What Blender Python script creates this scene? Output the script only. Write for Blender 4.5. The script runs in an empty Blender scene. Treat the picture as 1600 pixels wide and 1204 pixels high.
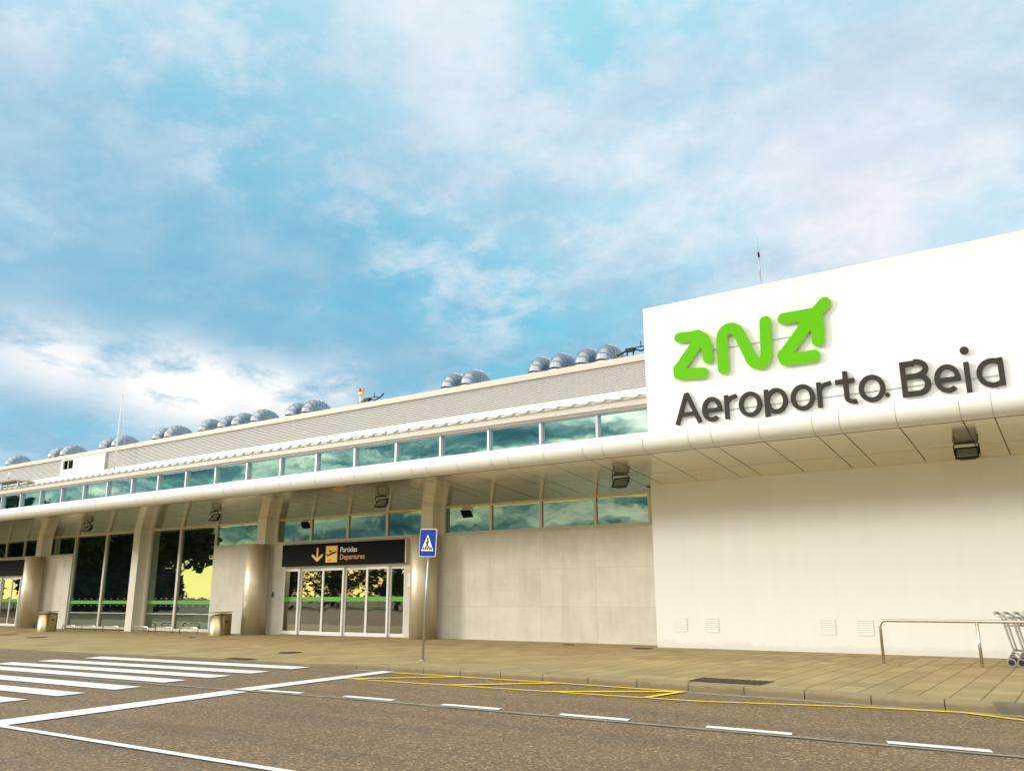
import bpy, bmesh, math, random
import numpy as np
from mathutils import Vector, Matrix
random.seed(7)
R = math.radians
S = bpy.context.scene
COL = S.collection

# ------------------------------------------------------------------ camera
F_PX, PITCH, ROLL, YAW, CAM_H = 1306.38, .245687, -.0041130, .595524, 1.6
_fw = Vector((-math.sin(YAW)*math.cos(PITCH), math.cos(YAW)*math.cos(PITCH), math.sin(PITCH)))
_rt0 = Vector((math.cos(YAW), math.sin(YAW), 0)); _up0 = _rt0.cross(_fw)
_rt = math.cos(ROLL)*_rt0 + math.sin(ROLL)*_up0
_up = -math.sin(ROLL)*_rt0 + math.cos(ROLL)*_up0
cam_d = bpy.data.cameras.new("camera"); cam = bpy.data.objects.new("camera", cam_d); COL.objects.link(cam)
cam_d.sensor_width = 36; cam_d.lens = F_PX/1600*36; cam_d.clip_end = 3000; cam_d.clip_start = .1
M = Matrix((_rt, _up, -_fw)).transposed().to_4x4(); M.translation = (0, 0, CAM_H)
cam.matrix_world = M
S.camera = cam

# ------------------------------------------------------------------ light, sky, exposure
SUN_EL, SUN_AZ = R(16), Vector((-.78, -.62, 0)).normalized()
to_sun = Vector((SUN_AZ.x*math.cos(SUN_EL), SUN_AZ.y*math.cos(SUN_EL), math.sin(SUN_EL)))
sd = bpy.data.lights.new("sun", 'SUN'); sd.energy = 1.15; sd.angle = R(9); sd.color = (1, .95, .87)
sun = bpy.data.objects.new("sun", sd); COL.objects.link(sun)
sun.rotation_euler = to_sun.to_track_quat('Z', 'Y').to_euler(); sun.location = (-30, -20, 40)
S.view_settings.view_transform = 'Standard'; S.view_settings.look = 'None'
S.view_settings.exposure = 0.72; S.view_settings.gamma = 1

W = bpy.data.worlds.new("World"); S.world = W; W.use_nodes = True
class NT:
    """tiny node helper"""
    def __init__(s, t): s.t = t
    def n(s, typ, **k):
        a = s.t.nodes.new(typ)
        for q, v in k.items():
            if q == 'i':
                for kk, vv in v.items():
                    if hasattr(vv, 'is_output'): s.t.links.new(vv, a.inputs[kk])
                    else: a.inputs[kk].default_value = vv
            else: setattr(a, q, v)
        return a
    def math(s, op, a, b=0.0, c=None, clamp=False):
        i = {0: a, 1: b}
        if c is not None: i[2] = c
        x = s.n('ShaderNodeMath', operation=op, i=i); x.use_clamp = clamp; return x.outputs[0]
    def vmath(s, op, a, b=(0, 0, 0), out=0):
        return s.n('ShaderNodeVectorMath', operation=op, i={0: a, 1: b}).outputs[out]
    def ramp(s, f, pts, interp='LINEAR'):
        r = s.n('ShaderNodeValToRGB', i={0: f}); e = r.color_ramp; e.interpolation = interp
        while len(e.elements) < len(pts): e.elements.new(.5)
        for el, (p, c) in zip(e.elements, pts):
            el.position = p; el.color = (c, c, c, 1) if isinstance(c, (int, float)) else (*c, 1)
        return r.outputs[0]
    def mix(s, f, a, b, blend='MIX'):
        m = s.n('ShaderNodeMix', data_type='RGBA', blend_type=blend)
        for k, v in ((0, f), (6, a), (7, b)):
            if hasattr(v, 'is_output'): s.t.links.new(v, m.inputs[k])
            else: m.inputs[k].default_value = (*v, 1) if isinstance(v, tuple) and len(v) == 3 else v
        return m.outputs[2]
    def noise(s, vec, scale, detail=4, rough=.5, dist=0.0):
        return s.n('ShaderNodeTexNoise', i={'Vector': vec, 'Scale': scale, 'Detail': detail, 'Roughness': rough, 'Distortion': dist}).outputs[0]
    def link(s, a, b): s.t.links.new(a, b)

w = NT(W.node_tree); W.node_tree.nodes.clear()
D = w.n('ShaderNodeTexCoord').outputs['Generated']
sky = w.n('ShaderNodeTexSky', sky_type='NISHITA')
sky.sun_disc = False; sky.sun_elevation = SUN_EL; sky.sun_rotation = math.atan2(SUN_AZ.x, SUN_AZ.y)
sky.air_density = 1.0; sky.dust_density = .6; sky.ozone_density = 2.0
Z = w.n('ShaderNodeSeparateXYZ', i={0: D}).outputs[2]
den = w.math('ADD', w.math('MAXIMUM', Z, 0.0), .27)
P = w.vmath('DIVIDE', D, w.n('ShaderNodeCombineXYZ', i={0: den, 1: den, 2: den}).outputs[0])
sunward = w.math('MAXIMUM', w.vmath('DOT_PRODUCT', D, tuple(to_sun), out=1), 0.0)
def lobe(direction, power, gain):
    d = w.math('MAXIMUM', w.vmath('DOT_PRODUCT', D, tuple(Vector(direction).normalized()), out=1), 0.0)
    return w.math('MULTIPLY', w.math('POWER', d, power), gain)
def raydir(u, v): return (_fw*F_PX + _rt*(u-800) - _up*(v-602)).normalized()
def add(*q):
    r = q[0]
    for x in q[1:]: r = w.math('ADD', r, x)
    return r
n1 = w.noise(P, 2.3, 9, .56, .25)
n2 = w.noise(w.vmath('ADD', P, (4.3, 1.7, 2.2)), 5.2, 9, .6, .3)
n3 = w.noise(w.vmath('ADD', P, (9.1, 3.1, .4)), 1.1, 3, .5, 0)
# clear air: the Nishita sky pulled towards the cyan of the evening, deeper in a band low on the left
deep = add(lobe(raydir(150, 450), 16, .95), lobe(raydir(720, 560), 30, .75), lobe(raydir(420, 520), 40, .3))
air = w.mix(w.math('MULTIPLY', deep, 1.0, clamp=True), (2.45, 5.0, 5.75), (1.0, 3.45, 4.75))
air = w.mix(.10, air, sky.outputs[0])
f1 = w.noise(w.vmath('MULTIPLY', P, (1.0, 1.0, 1.5)), 2.0, 9, .54, .10)
f2 = w.noise(w.vmath('ADD', w.vmath('MULTIPLY', P, (1.0, 1.0, 1.7)), (2.2, 5.1, 7.7)), 5.4, 10, .60, .1)
f3 = w.noise(w.vmath('ADD', w.vmath('MULTIPLY', P, (1.0, 1.0, 1.8)), (6.2, 1.1, 3.7)), 13, 9, .62, .1)
open_ = add(lobe(raydir(930, 30), 120, .10), lobe(raydir(420, 260), 90, .05), lobe(raydir(640, 470), 60, .05), lobe(raydir(120, 470), 60, .02))
thick = add(lobe(raydir(40, 90), 26, .10), lobe(raydir(600, 180), 60, .07), lobe(raydir(1400, 180), 20, .10), lobe(raydir(1100, 210), 90, .05))
body = add(w.math('MULTIPLY', f1, .58), w.math('MULTIPLY', f2, .34), w.math('MULTIPLY', f3, .12), thick, w.math('MULTIPLY', open_, -1.0))
col = w.mix(w.ramp(body, [(.40, 0), (.53, .42), (.68, .85)]), air, (3.95, 4.75, 5.45))
# thin bright wisps riding on the sheet
wisp = add(w.math('MULTIPLY', f2, .55), w.math('MULTIPLY', f3, .25), w.math('MULTIPLY', f1, .22),
           lobe(raydir(700, 65), 160, .10), lobe(raydir(1340, 300), 120, .12), lobe(raydir(150, 30), 100, .04), lobe(raydir(1050, 390), 200, .04), lobe(raydir(340, 380), 500, .05), lobe(raydir(760, 490), 500, .05), lobe(raydir(250, 560), 60, .03))
col = w.mix(w.ramp(wisp, [(.49, 0), (.58, .42), (.69, .85)]), col, (5.4, 5.6, 5.9))
# blue-grey undersides
under = add(w.math('MULTIPLY', w.noise(w.vmath('ADD', P, (3.1, 8.4, 1.2)), 3.4, 9, .6, .1), .75), w.math('MULTIPLY', f2, .25), lobe(raydir(100, 430), 40, .17), lobe(raydir(360, 440), 90, .11), lobe(raydir(640, 530), 160, .08), lobe(raydir(650, 200), 150, .03), lobe(raydir(1000, 180), 200, .04))
col = w.mix(w.math('MULTIPLY', w.ramp(under, [(.46, 0), (.64, .80)]), w.ramp(Z, [(.36, 1), (.62, .35)])), col, (1.45, 3.05, 4.25))
col = w.mix(lobe(raydir(1330, 290), 150, .40), col, (5.9, 5.35, 5.75))
col = w.mix(lobe(raydir(690, 60), 200, .35), col, (5.7, 5.5, 5.8))
# bright bank low on the left
n4 = w.noise(w.vmath('MULTIPLY', P, (1, 1, 2.2)), 5.2, 10, .62, .2)
bank = add(lobe(raydir(320, 610), 1100, 1.3), lobe(raydir(230, 590), 1100, 1.0), lobe(raydir(430, 618), 1500, 1.1), lobe(raydir(110, 565), 1300, .8), lobe(raydir(20, 545), 1300, .6), lobe(raydir(530, 605), 2200, .7))
bank = w.math('MULTIPLY', bank, w.ramp(n4, [(.32, 0), (.50, 1)]), clamp=True)
col = w.mix(bank, col, (6.2, 6.15, 6.1))
# overhead and behind the camera the sheet is lit by the low sun: bright and warm-white
back = w.math('ADD', w.vmath('DOT_PRODUCT', D, (-.15, -.92, .36), out=1), -.12)
back = w.ramp(back, [(.0, 0), (.40, 1)])
shade = w.ramp(add(w.math('MULTIPLY', n1, .7), w.math('MULTIPLY', n2, .3)), [(.36, .35), (.5, .85), (.62, 1.35)])
bcol = w.mix(1.0, (15.0, 14.5, 13.5), shade, 'MULTIPLY')
col = w.mix(back, col, bcol)
# low bands of the sunset: yellow light at the horizon, a slate cloud bar above it
bar = w.noise(w.vmath('MULTIPLY', D, (1.6, 1.6, 7.0)), 3.6, 8, .6, .15)
bcl = w.ramp(bar, [(.36, (.35, 1.0, 1.25)), (.46, (1.2, 2.3, 2.3)), (.53, (4.2, 5.2, 4.2)), (.61, (9.5, 9.2, 6.8))])
lowm = w.math('MULTIPLY', w.ramp(Z, [(.0, 1), (.19, 1), (.27, 0)]), w.ramp(back, [(.1, 0), (.5, 1)]))
col = w.mix(lowm, col, bcl)
glow = w.math('MULTIPLY', w.ramp(Z, [(0.0, 1), (.030, .95), (.058, 0)]), w.ramp(sunward, [(.15, 0), (.55, 1)]))
col = w.mix(glow, col, (23, 18.0, 6.0))
bg = w.n('ShaderNodeBackground', i={0: col, 1: .1})
w.link(bg.outputs[0], w.n('ShaderNodeOutputWorld').inputs[0])

# ------------------------------------------------------------------ photo rays onto real planes
def ray(u, v): return _fw*F_PX + _rt*(u-800) - _up*(v-602)
def on_y(u, v, y):
    d = ray(u, v); t = y/d.y; return Vector((d.x*t, y, CAM_H + d.z*t))
def on_z(u, v, z=0.0):
    d = ray(u, v); t = (z-CAM_H)/d.z; return Vector((d.x*t, d.y*t, z))

# ------------------------------------------------------------------ materials
def mat(name, base, rough=.5, metal=0.0, var=.06, vscale=3.0, spec=.5, bump=0.0, bscale=60.0, build=None):
    m = bpy.data.materials.new(name); m.use_nodes = True
    t = NT(m.node_tree); b = m.node_tree.nodes['Principled BSDF']
    b.inputs['Roughness'].default_value = rough; b.inputs['Metallic'].default_value = metal
    b.inputs['Specular IOR Level'].default_value = spec
    o = t.n('ShaderNodeTexCoord').outputs['Object']
    if build: t.link(build(t, o, b), b.inputs['Base Color'])
    else:
        f = t.noise(o, vscale, 6, .6)
        c = t.mix(f, tuple(x*(1-var*2) for x in base), tuple(min(1, x*(1+var*2)) for x in base))
        t.link(c, b.inputs['Base Color'])
        if rough > .05: t.link(t.math('ADD', rough-.06, t.math('MULTIPLY', f, .12)), b.inputs['Roughness'])
    if bump:
        bn = t.n('ShaderNodeBump', i={'Strength': bump, 'Distance': .01, 'Height': t.noise(o, bscale, 3, .6)})
        t.link(bn.outputs[0], b.inputs['Normal'])
    return m

def white_render(t, o, b):
    st = t.noise(t.vmath('MULTIPLY', o, (1.6, 1.6, .10)), 2.2, 6, .6)     # vertical run-off streaks
    bl = t.noise(o, .35, 4, .5)
    z = t.n('ShaderNodeSeparateXYZ', i={0: o}).outputs[2]
    zz = t.math('ADD', z, t.math('MULTIPLY', t.noise(o, 2.5, 6, .7), -.45))
    splash = t.ramp(zz, [(0.0, 1), (.12, 0)])                               # splashed dirt at the foot
    c = t.mix(t.ramp(st, [(.45, 0), (.75, 1)]), (.785, .78, .765), (.765, .757, .735))
    c = t.mix(t.math('MULTIPLY', bl, .2), c, (.77, .75, .71))
    return t.mix(t.math('MULTIPLY', splash, .25), c, (.42, .38, .30))
def concrete_b(t, o, b):
    sep = t.n('ShaderNodeSeparateXYZ', i={0: o})
    v = t.n('ShaderNodeCombineXYZ', i={0: t.math('ADD', sep.outputs[0], 19.46+20.9), 1: t.math('ADD', sep.outputs[2], -.02)}).outputs[0]
    br = t.n('ShaderNodeTexBrick', offset=0.0, i={'Vector': v, 'Scale': 1.0, 'Mortar Size': .011, 'Mortar Smooth': .4,
             'Brick Width': 2.09, 'Row Height': 1.22, 'Color1': (.93, .93, .93, 1), 'Color2': (1, 1, 1, 1), 'Mortar': (.84, .84, .84, 1)}).outputs[0]
    f = t.ramp(t.noise(o, 1.0, 9, .68), [(.22, 0), (.78, 1)]); g = t.noise(t.vmath('MULTIPLY', o, (1, 1, .15)), 3.0, 6, .6)
    board = t.noise(t.vmath('MULTIPLY', o, (.3, .3, 9)), 2.0, 3, .6)
    c = t.mix(f, (.58, .555, .485), (.79, .76, .67))
    c = t.mix(t.math('MULTIPLY', t.ramp(g, [(.45, 0), (.75, 1)]), .35), c, (.48, .43, .33))
    c = t.mix(t.math('MULTIPLY', board, .18), c, (.46, .42, .33))
    return t.mix(1.0, c, br, 'MULTIPLY')
def paving_b(t, o, b):
    br = t.n('ShaderNodeTexBrick', offset=0.5, i={'Vector': t.vmath('ADD', o, (4.08+84, 0.05+84, 0)), 'Scale': 1.0, 'Mortar Size': .006, 'Mortar Smooth': .3,
             'Brick Width': .42, 'Row Height': .62, 'Color1': (.82, .80, .75, 1), 'Color2': (1.08, 1.06, 1.03, 1), 'Mortar': (.72, .69, .62, 1)})
    br.offset_frequency = 1; br.offset = 0.0
    sx = t.n('ShaderNodeSeparateXYZ', i={0: o}).outputs[0]
    fx = t.math('FRACT', t.math('DIVIDE', t.math('ADD', t.math('ADD', sx, 88.08), t.math('MULTIPLY', t.noise(o, 1.2, 3, .6), .03)), .42))
    jx = t.math('MINIMUM', fx, t.math('SUBTRACT', 1.0, fx))
    f = t.noise(o, .8, 7, .65); g = t.noise(o, 14, 5, .7)
    c = t.mix(t.ramp(f, [(.3, 0), (.7, 1)]), (.29, .215, .085), (.42, .33, .155))
    c = t.mix(t.math('MULTIPLY', g, .4), c, (.33, .245, .11))
    st = t.noise(t.vmath('MULTIPLY', o, (.5, 2.4, 1)), 1.6, 5, .65)
    c = t.mix(t.math('MULTIPLY', t.ramp(st, [(.5, 0), (.68, 1)]), .45), c, (.36, .31, .17))
    c = t.mix(1.0, c, br.outputs[0], 'MULTIPLY')
    bn = t.n('ShaderNodeBump', i={'Strength': .5, 'Distance': .01, 'Height': t.math('ADD', t.ramp(jx, [(.0, 0), (.05, 1)]), t.math('MULTIPLY', g, .25))})
    t.link(bn.outputs[0], b.inputs['Normal'])
    return t.mix(t.ramp(jx, [(.012, .85), (.032, 0)]), c, (.11, .08, .04))
def asphalt_b(t, o, b):
    v = t.n('ShaderNodeTexVoronoi', i={'Vector': o, 'Scale': 46.0}).outputs['Color']
    gsp = t.n('ShaderNodeSeparateColor', i={0: v}).outputs[0]
    f = t.noise(o, .45, 6, .6); h = t.noise(o, 6.0, 6, .75)
    tr = t.noise(t.vmath('MULTIPLY', o, (.12, 1.0, 1)), 1.1, 4, .6)
    c = t.ramp(gsp, [(0.0, (.045, .036, .028)), (.45, (.15, .115, .08)), (.82, (.27, .21, .145)), (1.0, (.62, .52, .40))])
    c = t.mix(t.math('MULTIPLY', h, .55), c, (.20, .145, .092))
    c = t.mix(t.math('MULTIPLY', t.ramp(f, [(.35, 0), (.7, 1)]), .4), c, (.125, .10, .072))
    c = t.mix(t.math('MULTIPLY', t.ramp(tr, [(.45, 0), (.7, 1)]), .25), c, (.25, .19, .125))
    c = t.mix(1.0, c, (1.02, .87, .64), 'MULTIPLY')
    wear = t.noise(t.vmath('MULTIPLY', o, (.10, .9, 1)), 1.6, 4, .55); pt = t.noise(o, .16, 3, .5)
    c = t.mix(t.math('MULTIPLY', t.ramp(wear, [(.5, 0), (.62, 1)]), .28), c, (.075, .062, .046))
    c = t.mix(t.ramp(pt, [(.55, 0), (.60, .22)]), c, (.17, .12, .075))
    wo = t.vmath('ADD', o, t.n('ShaderNodeCombineXYZ', i={0: t.math('MULTIPLY', t.noise(o, 1.4, 6, .7), .9), 1: t.math('MULTIPLY', t.noise(t.vmath('ADD', o, (5, 9, 2)), 1.4, 6, .7), .9)}).outputs[0])
    ce = t.n('ShaderNodeTexVoronoi', feature='DISTANCE_TO_EDGE', i={'Vector': wo, 'Scale': .23}).outputs[0]
    cr = t.math('MULTIPLY', t.ramp(ce, [(.0, 1), (.004, 0)]), t.ramp(t.noise(o, .33, 2, .5), [(.48, 0), (.56, .8)]))
    c = t.mix(cr, c, (.03, .025, .02))
    oil = t.math('MULTIPLY', t.ramp(t.noise(o, 1.1, 5, .62), [(.60, 0), (.74, 1)]), t.ramp(t.noise(o, .2, 2, .5), [(.45, 0), (.6, .5)]))
    c = t.mix(oil, c, (.055, .046, .036))
    bn = t.n('ShaderNodeBump', i={'Strength': .6, 'Distance': .008, 'Height': gsp}); t.link(bn.outputs[0], b.inputs['Normal'])
    return c
def kerb_b(t, o, b):
    f = t.noise(o, 2.2, 7, .65); x = t.n('ShaderNodeSeparateXYZ', i={0: o}).outputs[0]; z = t.n('ShaderNodeSeparateXYZ', i={0: o}).outputs[2]
    c = t.mix(f, (.20, .155, .08), (.36, .29, .165))
    g = t.ramp(t.math('ADD', z, t.math('MULTIPLY', t.noise(o, 5, 5, .7), -.12)), [(-.0, 1), (.05, 0)])
    c = t.mix(t.math('MULTIPLY', g, .6), c, (.12, .09, .05))
    s1 = t.math('MULTIPLY', t.math('GREATER_THAN', t.math('ADD', x, t.math('MULTIPLY', t.noise(o, 4, 5, .7), .9)), -.95), t.ramp(t.noise(o, 1.6, 4, .6), [(.35, .9), (.7, .4)]))
    return t.mix(s1, c, (.10, .095, .075))
def paint_b(base, worn):
    def f(t, o, b):
        n = t.noise(o, 22, 8, .8); q = t.noise(o, 1.4, 4, .6)
        c = t.mix(q, base, tuple(x*.82 for x in base))
        return t.mix(t.ramp(t.math('ADD', n, t.math('MULTIPLY', q, .15)), [(.60, 0), (.72, .85)]), c, worn)
    return f
def glass(name, tint, body, refl, ripple=.0015, see=0.0):
    m = bpy.data.materials.new(name); m.use_nodes = True; t = NT(m.node_tree); m.node_tree.nodes.clear()
    o = t.n('ShaderNodeTexCoord').outputs['Object']
    bn = t.n('ShaderNodeBump', i={'Strength': 1.0, 'Distance': ripple*6, 'Height': t.noise(o, .9, 2, .4, .3)})
    gl = t.n('ShaderNodeBsdfGlossy', i={'Color': (*tint, 1), 'Roughness': .012, 'Normal': bn.outputs[0]})
    df = t.n('ShaderNodeBsdfDiffuse', i={'Color': (*body, 1)})
    base = df.outputs[0]
    if see:
        tr = t.n('ShaderNodeBsdfTransparent', i={'Color': (.55, .65, .6, 1)})
        base = t.n('ShaderNodeMixShader', i={0: see, 1: base, 2: tr.outputs[0]}).outputs[0]
    lw = t.n('ShaderNodeLayerWeight', i={0: .35})
    fac = t.math('ADD', refl, t.math('MULTIPLY', lw.outputs[0], .3), clamp=True)
    mx = t.n('ShaderNodeMixShader', i={0: fac, 1: base, 2: gl.outputs[0]})
    t.link(mx.outputs[0], t.n('ShaderNodeOutputMaterial').inputs[0]); return m
def steel_b(t, o, b):
    g = t.noise(t.vmath('MULTIPLY', o, (40, 40, .6)), 1.0, 4, .6); f = t.noise(o, 1.1, 5, .6)
    t.link(t.math('ADD', .44, t.math('MULTIPLY', f, .14)), b.inputs['Roughness'])
    c = t.mix(g, (.56, .50, .38), (.68, .61, .47))
    return t.mix(t.math('MULTIPLY', t.ramp(f, [(.4, 0), (.75, 1)]), .4), c, (.46, .39, .27))
def foliage_b(t, o, b):
    oi = t.n('ShaderNodeNewGeometry').outputs['Random Per Island']
    return t.mix(oi, (.03, .05, .012), (.09, .12, .03))
def bands_b(t, o, b):
    f = t.noise(t.vmath('MULTIPLY', o, (.15, 1, .4)), 2.5, 5, .6)
    return t.mix(f, (.75, .745, .73), (.79, .785, .77))

MAT = dict(
    white=mat('white_render', (.8, .8, .8), .55, build=white_render),
    fascia=mat('white_panel', (.78, .76, .72), .35, build=bands_b),
    roof=mat('white_roof_sheet', (.74, .735, .72), .6, var=.04),
    soffit=mat('soffit_panel', (.90, .83, .67), .16, .84, var=.05, vscale=.6),
    dark=mat('dark_gap', (.03, .028, .025), .9),
    concrete=mat('concrete', (.5, .47, .4), .8, bump=.25, bscale=30, build=concrete_b),
    pier=mat('pier_panel', (.70, .655, .56), .4, .1, var=.05),
    steel=mat('brushed_steel', (.6, .55, .45), .3, .75, build=steel_b),
    binsteel=mat('bin_steel', (.46, .38, .23), .34, 1.0, var=.1),
    beige=mat('beige_trim', (.56, .50, .43), .5, var=.04),
    louvre=mat('louvre_blade', (.56, .54, .525), .5, .1, var=.05),
    frame=mat('grey_mullion', (.42, .46, .50), .4, .4, var=.04),
    frame_low=mat('bronze_mullion', (.56, .53, .46), .4, .3, var=.04),
    alu=mat('white_aluminium', (.78, .77, .74), .35, var=.03),
    glass_up=glass('clerestory_glass', (.68, .90, .86), (.012, .035, .04), .72, .0006),
    glass_low=glass('tinted_glass', (.56, .70, .58), (.006, .012, .014), .42, .0007),
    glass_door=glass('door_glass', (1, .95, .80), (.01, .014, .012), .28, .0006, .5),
    strip=mat('green_strip', (.10, .34, .03), .4, var=.05),
    sign_dark=mat('sign_charcoal', (.006, .006, .007), .6, spec=.06),
    sign_yel=mat('sign_yellow', (.80, .45, .03), .4, var=.03),
    sign_wht=mat('sign_white', (.85, .82, .74), .4, var=.02),
    sign_or=mat('sign_orange', (.75, .33, .06), .4, var=.02),
    green=mat('logo_green', (.105, .43, .0005), .5, var=.03, spec=.15),
    lime=mat('logo_edge', (.36, .62, .08), .4, var=.03),
    letter=mat('letter_grey', (.038, .033, .028), .6, var=.1, spec=.15),
    black=mat('black_paint', (.010, .010, .010), .5, spec=.3),
    galv=mat('galvanised', (.42, .42, .40), .35, .8, var=.1, vscale=8),
    duct=mat('duct_metal', (.33, .37, .42), .36, .85, var=.12, vscale=5),
    ductend=mat('duct_sleeve', (.74, .74, .73), .4, .5, var=.05),
    lampglass=mat('lamp_glass', (.22, .25, .22), .08, .2, var=.2, vscale=8),
    inox=mat('polished_tube', (.62, .57, .48), .22, 1.0, var=.08),
    blue=mat('sign_blue', (.001, .028, .30), .5, var=.03, spec=.15),
    asphalt=mat('asphalt', (.1, .1, .1), .85, build=asphalt_b),
    paving=mat('paving', (.3, .3, .2), .8, build=paving_b),
    kerb=mat('kerb_stone', (.30, .24, .13), .85, bump=.4, bscale=40, build=kerb_b),
    roadwhite=mat('road_white', (.8, .8, .8), .7, build=paint_b((.84, .83, .80), (.30, .25, .19))),
    roadyellow=mat('road_yellow', (.8, .6, .1), .7, build=paint_b((.95, .66, .012), (.45, .31, .07))),
    gutter=mat('gutter_seal', (.27, .23, .16), .8, var=.25, vscale=4),
    rust=mat('rusty_iron', (.085, .045, .03), .8, var=.25, vscale=9, bump=.4, bscale=50),
    iron=mat('dark_iron', (.04, .036, .03), .75, var=.2, vscale=9),
    rubber=mat('rubber', (.02, .02, .022), .6),
    red=mat('red_lens', (.35, .03, .03), .2), pink=mat('pale_lens', (.75, .28, .20), .2),
    earth=mat('earth', (.12, .12, .06), .95, var=.3, vscale=.2),
    bark=mat('bark', (.07, .05, .035), .9, var=.2),
    leaf=mat('leaves', (.06, .08, .02), .7, build=foliage_b),
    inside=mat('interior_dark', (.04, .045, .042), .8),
    paper=mat('paper', (.8, .79, .76), .7, var=.03),
)

# ------------------------------------------------------------------ mesh helpers
class MB:
    def __init__(s): s.b = bmesh.new()
    def box(s, x0, x1, y0, y1, z0, z1, m=None):
        q = [s.b.verts.new(Vector(p) if m is None else m @ Vector(p)) for p in
             ((x0,y0,z0),(x1,y0,z0),(x1,y1,z0),(x0,y1,z0),(x0,y0,z1),(x1,y0,z1),(x1,y1,z1),(x0,y1,z1))]
        for f in ((0,3,2,1),(4,5,6,7),(0,1,5,4),(1,2,6,5),(2,3,7,6),(3,0,4,7)): s.b.faces.new([q[i] for i in f])
        return s
    def poly(s, pts): s.b.faces.new([s.b.verts.new(p) for p in pts]); return s
    def prism(s, pts, d):
        """closed polygon extruded by vector d"""
        d = Vector(d); a = [s.b.verts.new(p) for p in pts]; c = [s.b.verts.new(Vector(p)+d) for p in pts]; n = len(a)
        s.b.faces.new(a[::-1]); s.b.faces.new(c)
        for i in range(n): s.b.faces.new((a[i], a[(i+1) % n], c[(i+1) % n], c[i]))
        return s
    def tube(s, pts, r, n=10, smooth=True, caps=True):
        pts = [Vector(p) for p in pts]; rs = r if isinstance(r, (list, tuple)) else [r]*len(pts); rings = []
        t0 = (pts[1]-pts[0]).normalized(); u = t0.orthogonal().normalized()
        for i, p in enumerate(pts):
            if i == 0: t = pts[1]-pts[0]
            elif i == len(pts)-1: t = pts[-1]-pts[-2]
            else: t = (pts[i+1]-p).normalized() + (p-pts[i-1]).normalized()
            t.normalize(); u = (u - t*u.dot(t)).normalized(); v = t.cross(u)
            k = 1.0
            if 0 < i < len(pts)-1:
                c = max(.5, t.dot((pts[i+1]-p).normalized())); k = 1/c if False else 1
            rings.append([s.b.verts.new(p + (u*math.cos(a)+v*math.sin(a))*rs[i]*k) for a in (2*math.pi*j/n for j in range(n))])
        for a, c in zip(rings, rings[1:]):
            for j in range(n):
                f = s.b.faces.new((a[j], a[(j+1) % n], c[(j+1) % n], c[j])); f.smooth = smooth
        if caps: s.b.faces.new(rings[0][::-1]); s.b.faces.new(rings[-1])
        return s
    def cyl(s, x, y, z0, z1, r, n=24): return s.tube([(x, y, z0), (x, y, z1)], r, n)
    def disc_x(s, c, r, w, n=20): c = Vector(c); return s.tube([c-Vector((0, w/2, 0)), c+Vector((0, w/2, 0))], r, n)
    def mesh(s, name, m):
        bmesh.ops.recalc_face_normals(s.b, faces=s.b.faces[:])
        me = bpy.data.meshes.new(name); s.b.to_mesh(me); s.b.free(); me.materials.append(m); return me
    def build(s, name, m, parent=None, bevel=0.0):
        o = bpy.data.objects.new(name, s.mesh(name, m)); COL.objects.link(o)
        if parent is not None:
            o.parent = parent
            o.matrix_parent_inverse = Matrix.Translation(-world_loc(parent))
        if bevel:
            b = o.modifiers.new('bevel', 'BEVEL'); b.width = bevel; b.segments = 2; b.limit_method = 'ANGLE'; b.angle_limit = R(40)
        return o
def world_loc(o):
    l = Vector((0, 0, 0))
    while o is not None:
        l += Vector(o.location) + o.matrix_parent_inverse.translation; o = o.parent
    return l
def tag(o, label=None, cat=None, group=None, kind=None):
    if label: o['label'] = label
    if cat: o['category'] = cat
    if group: o['group'] = group
    if kind: o['kind'] = kind
    return o
def thing(name, loc, label, cat, group=None):
    o = bpy.data.objects.new(name, None); COL.objects.link(o); o.location = loc; o.empty_display_size = .2
    return tag(o, label, cat, group)
def struct(name, mb, m): return tag(mb.build(name, m), kind='structure')
def copy_tree(o, delta, parent=None):
    c = o.copy(); COL.objects.link(c)
    if parent is None: c.location = Vector(o.location)+Vector(delta)
    else: c.parent = parent
    for ch in list(o.children): copy_tree(ch, delta, c)
    return c

# 2-D shapes as the union of strokes, outlined by marching squares and extruded (letters, logo, pictograms)
def seg_d(X, Y, a, b):
    ax, ay = a; bx, by = b; dx, dy = bx-ax, by-ay; L = dx*dx+dy*dy+1e-12
    t = np.clip(((X-ax)*dx+(Y-ay)*dy)/L, 0, 1); return np.hypot(X-ax-t*dx, Y-ay-t*dy)
def cap(a, b, r): return lambda X, Y: seg_d(X, Y, a, b)-r
def bar(a, b, r):
    """stroke with square ends"""
    def f(X, Y):
        dx, dy = b[0]-a[0], b[1]-a[1]; L = math.hypot(dx, dy); ux, uy = dx/L, dy/L
        s = (X-a[0])*ux+(Y-a[1])*uy; t = -(X-a[0])*uy+(Y-a[1])*ux
        return np.maximum(np.abs(s-L/2)-L/2, np.abs(t)-r)
    return f
def arc(c, rx, ry, a0, a1, r, ends='flat', n=40):
    """elliptical arc stroke, angles in degrees"""
    pts = [(c[0]+rx*math.cos(R(a0+(a1-a0)*i/n)), c[1]+ry*math.sin(R(a0+(a1-a0)*i/n))) for i in range(n+1)]
    def f(X, Y):
        d = np.full(X.shape, 1e9)
        for p, q in zip(pts, pts[1:]): d = np.minimum(d, seg_d(X, Y, p, q))
        d = d-r
        if ends == 'flat' and abs(a1-a0) < 359:
            for p, q in ((pts[0], pts[1]), (pts[-1], pts[-2])):
                ux, uy = q[0]-p[0], q[1]-p[1]; L = math.hypot(ux, uy)
                s = ((X-p[0])*ux+(Y-p[1])*uy)/L
                near = np.hypot(X-p[0], Y-p[1]) < r*1.6
                d = np.where(near, np.maximum(d, -s), d)
        return d
    return f
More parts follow.
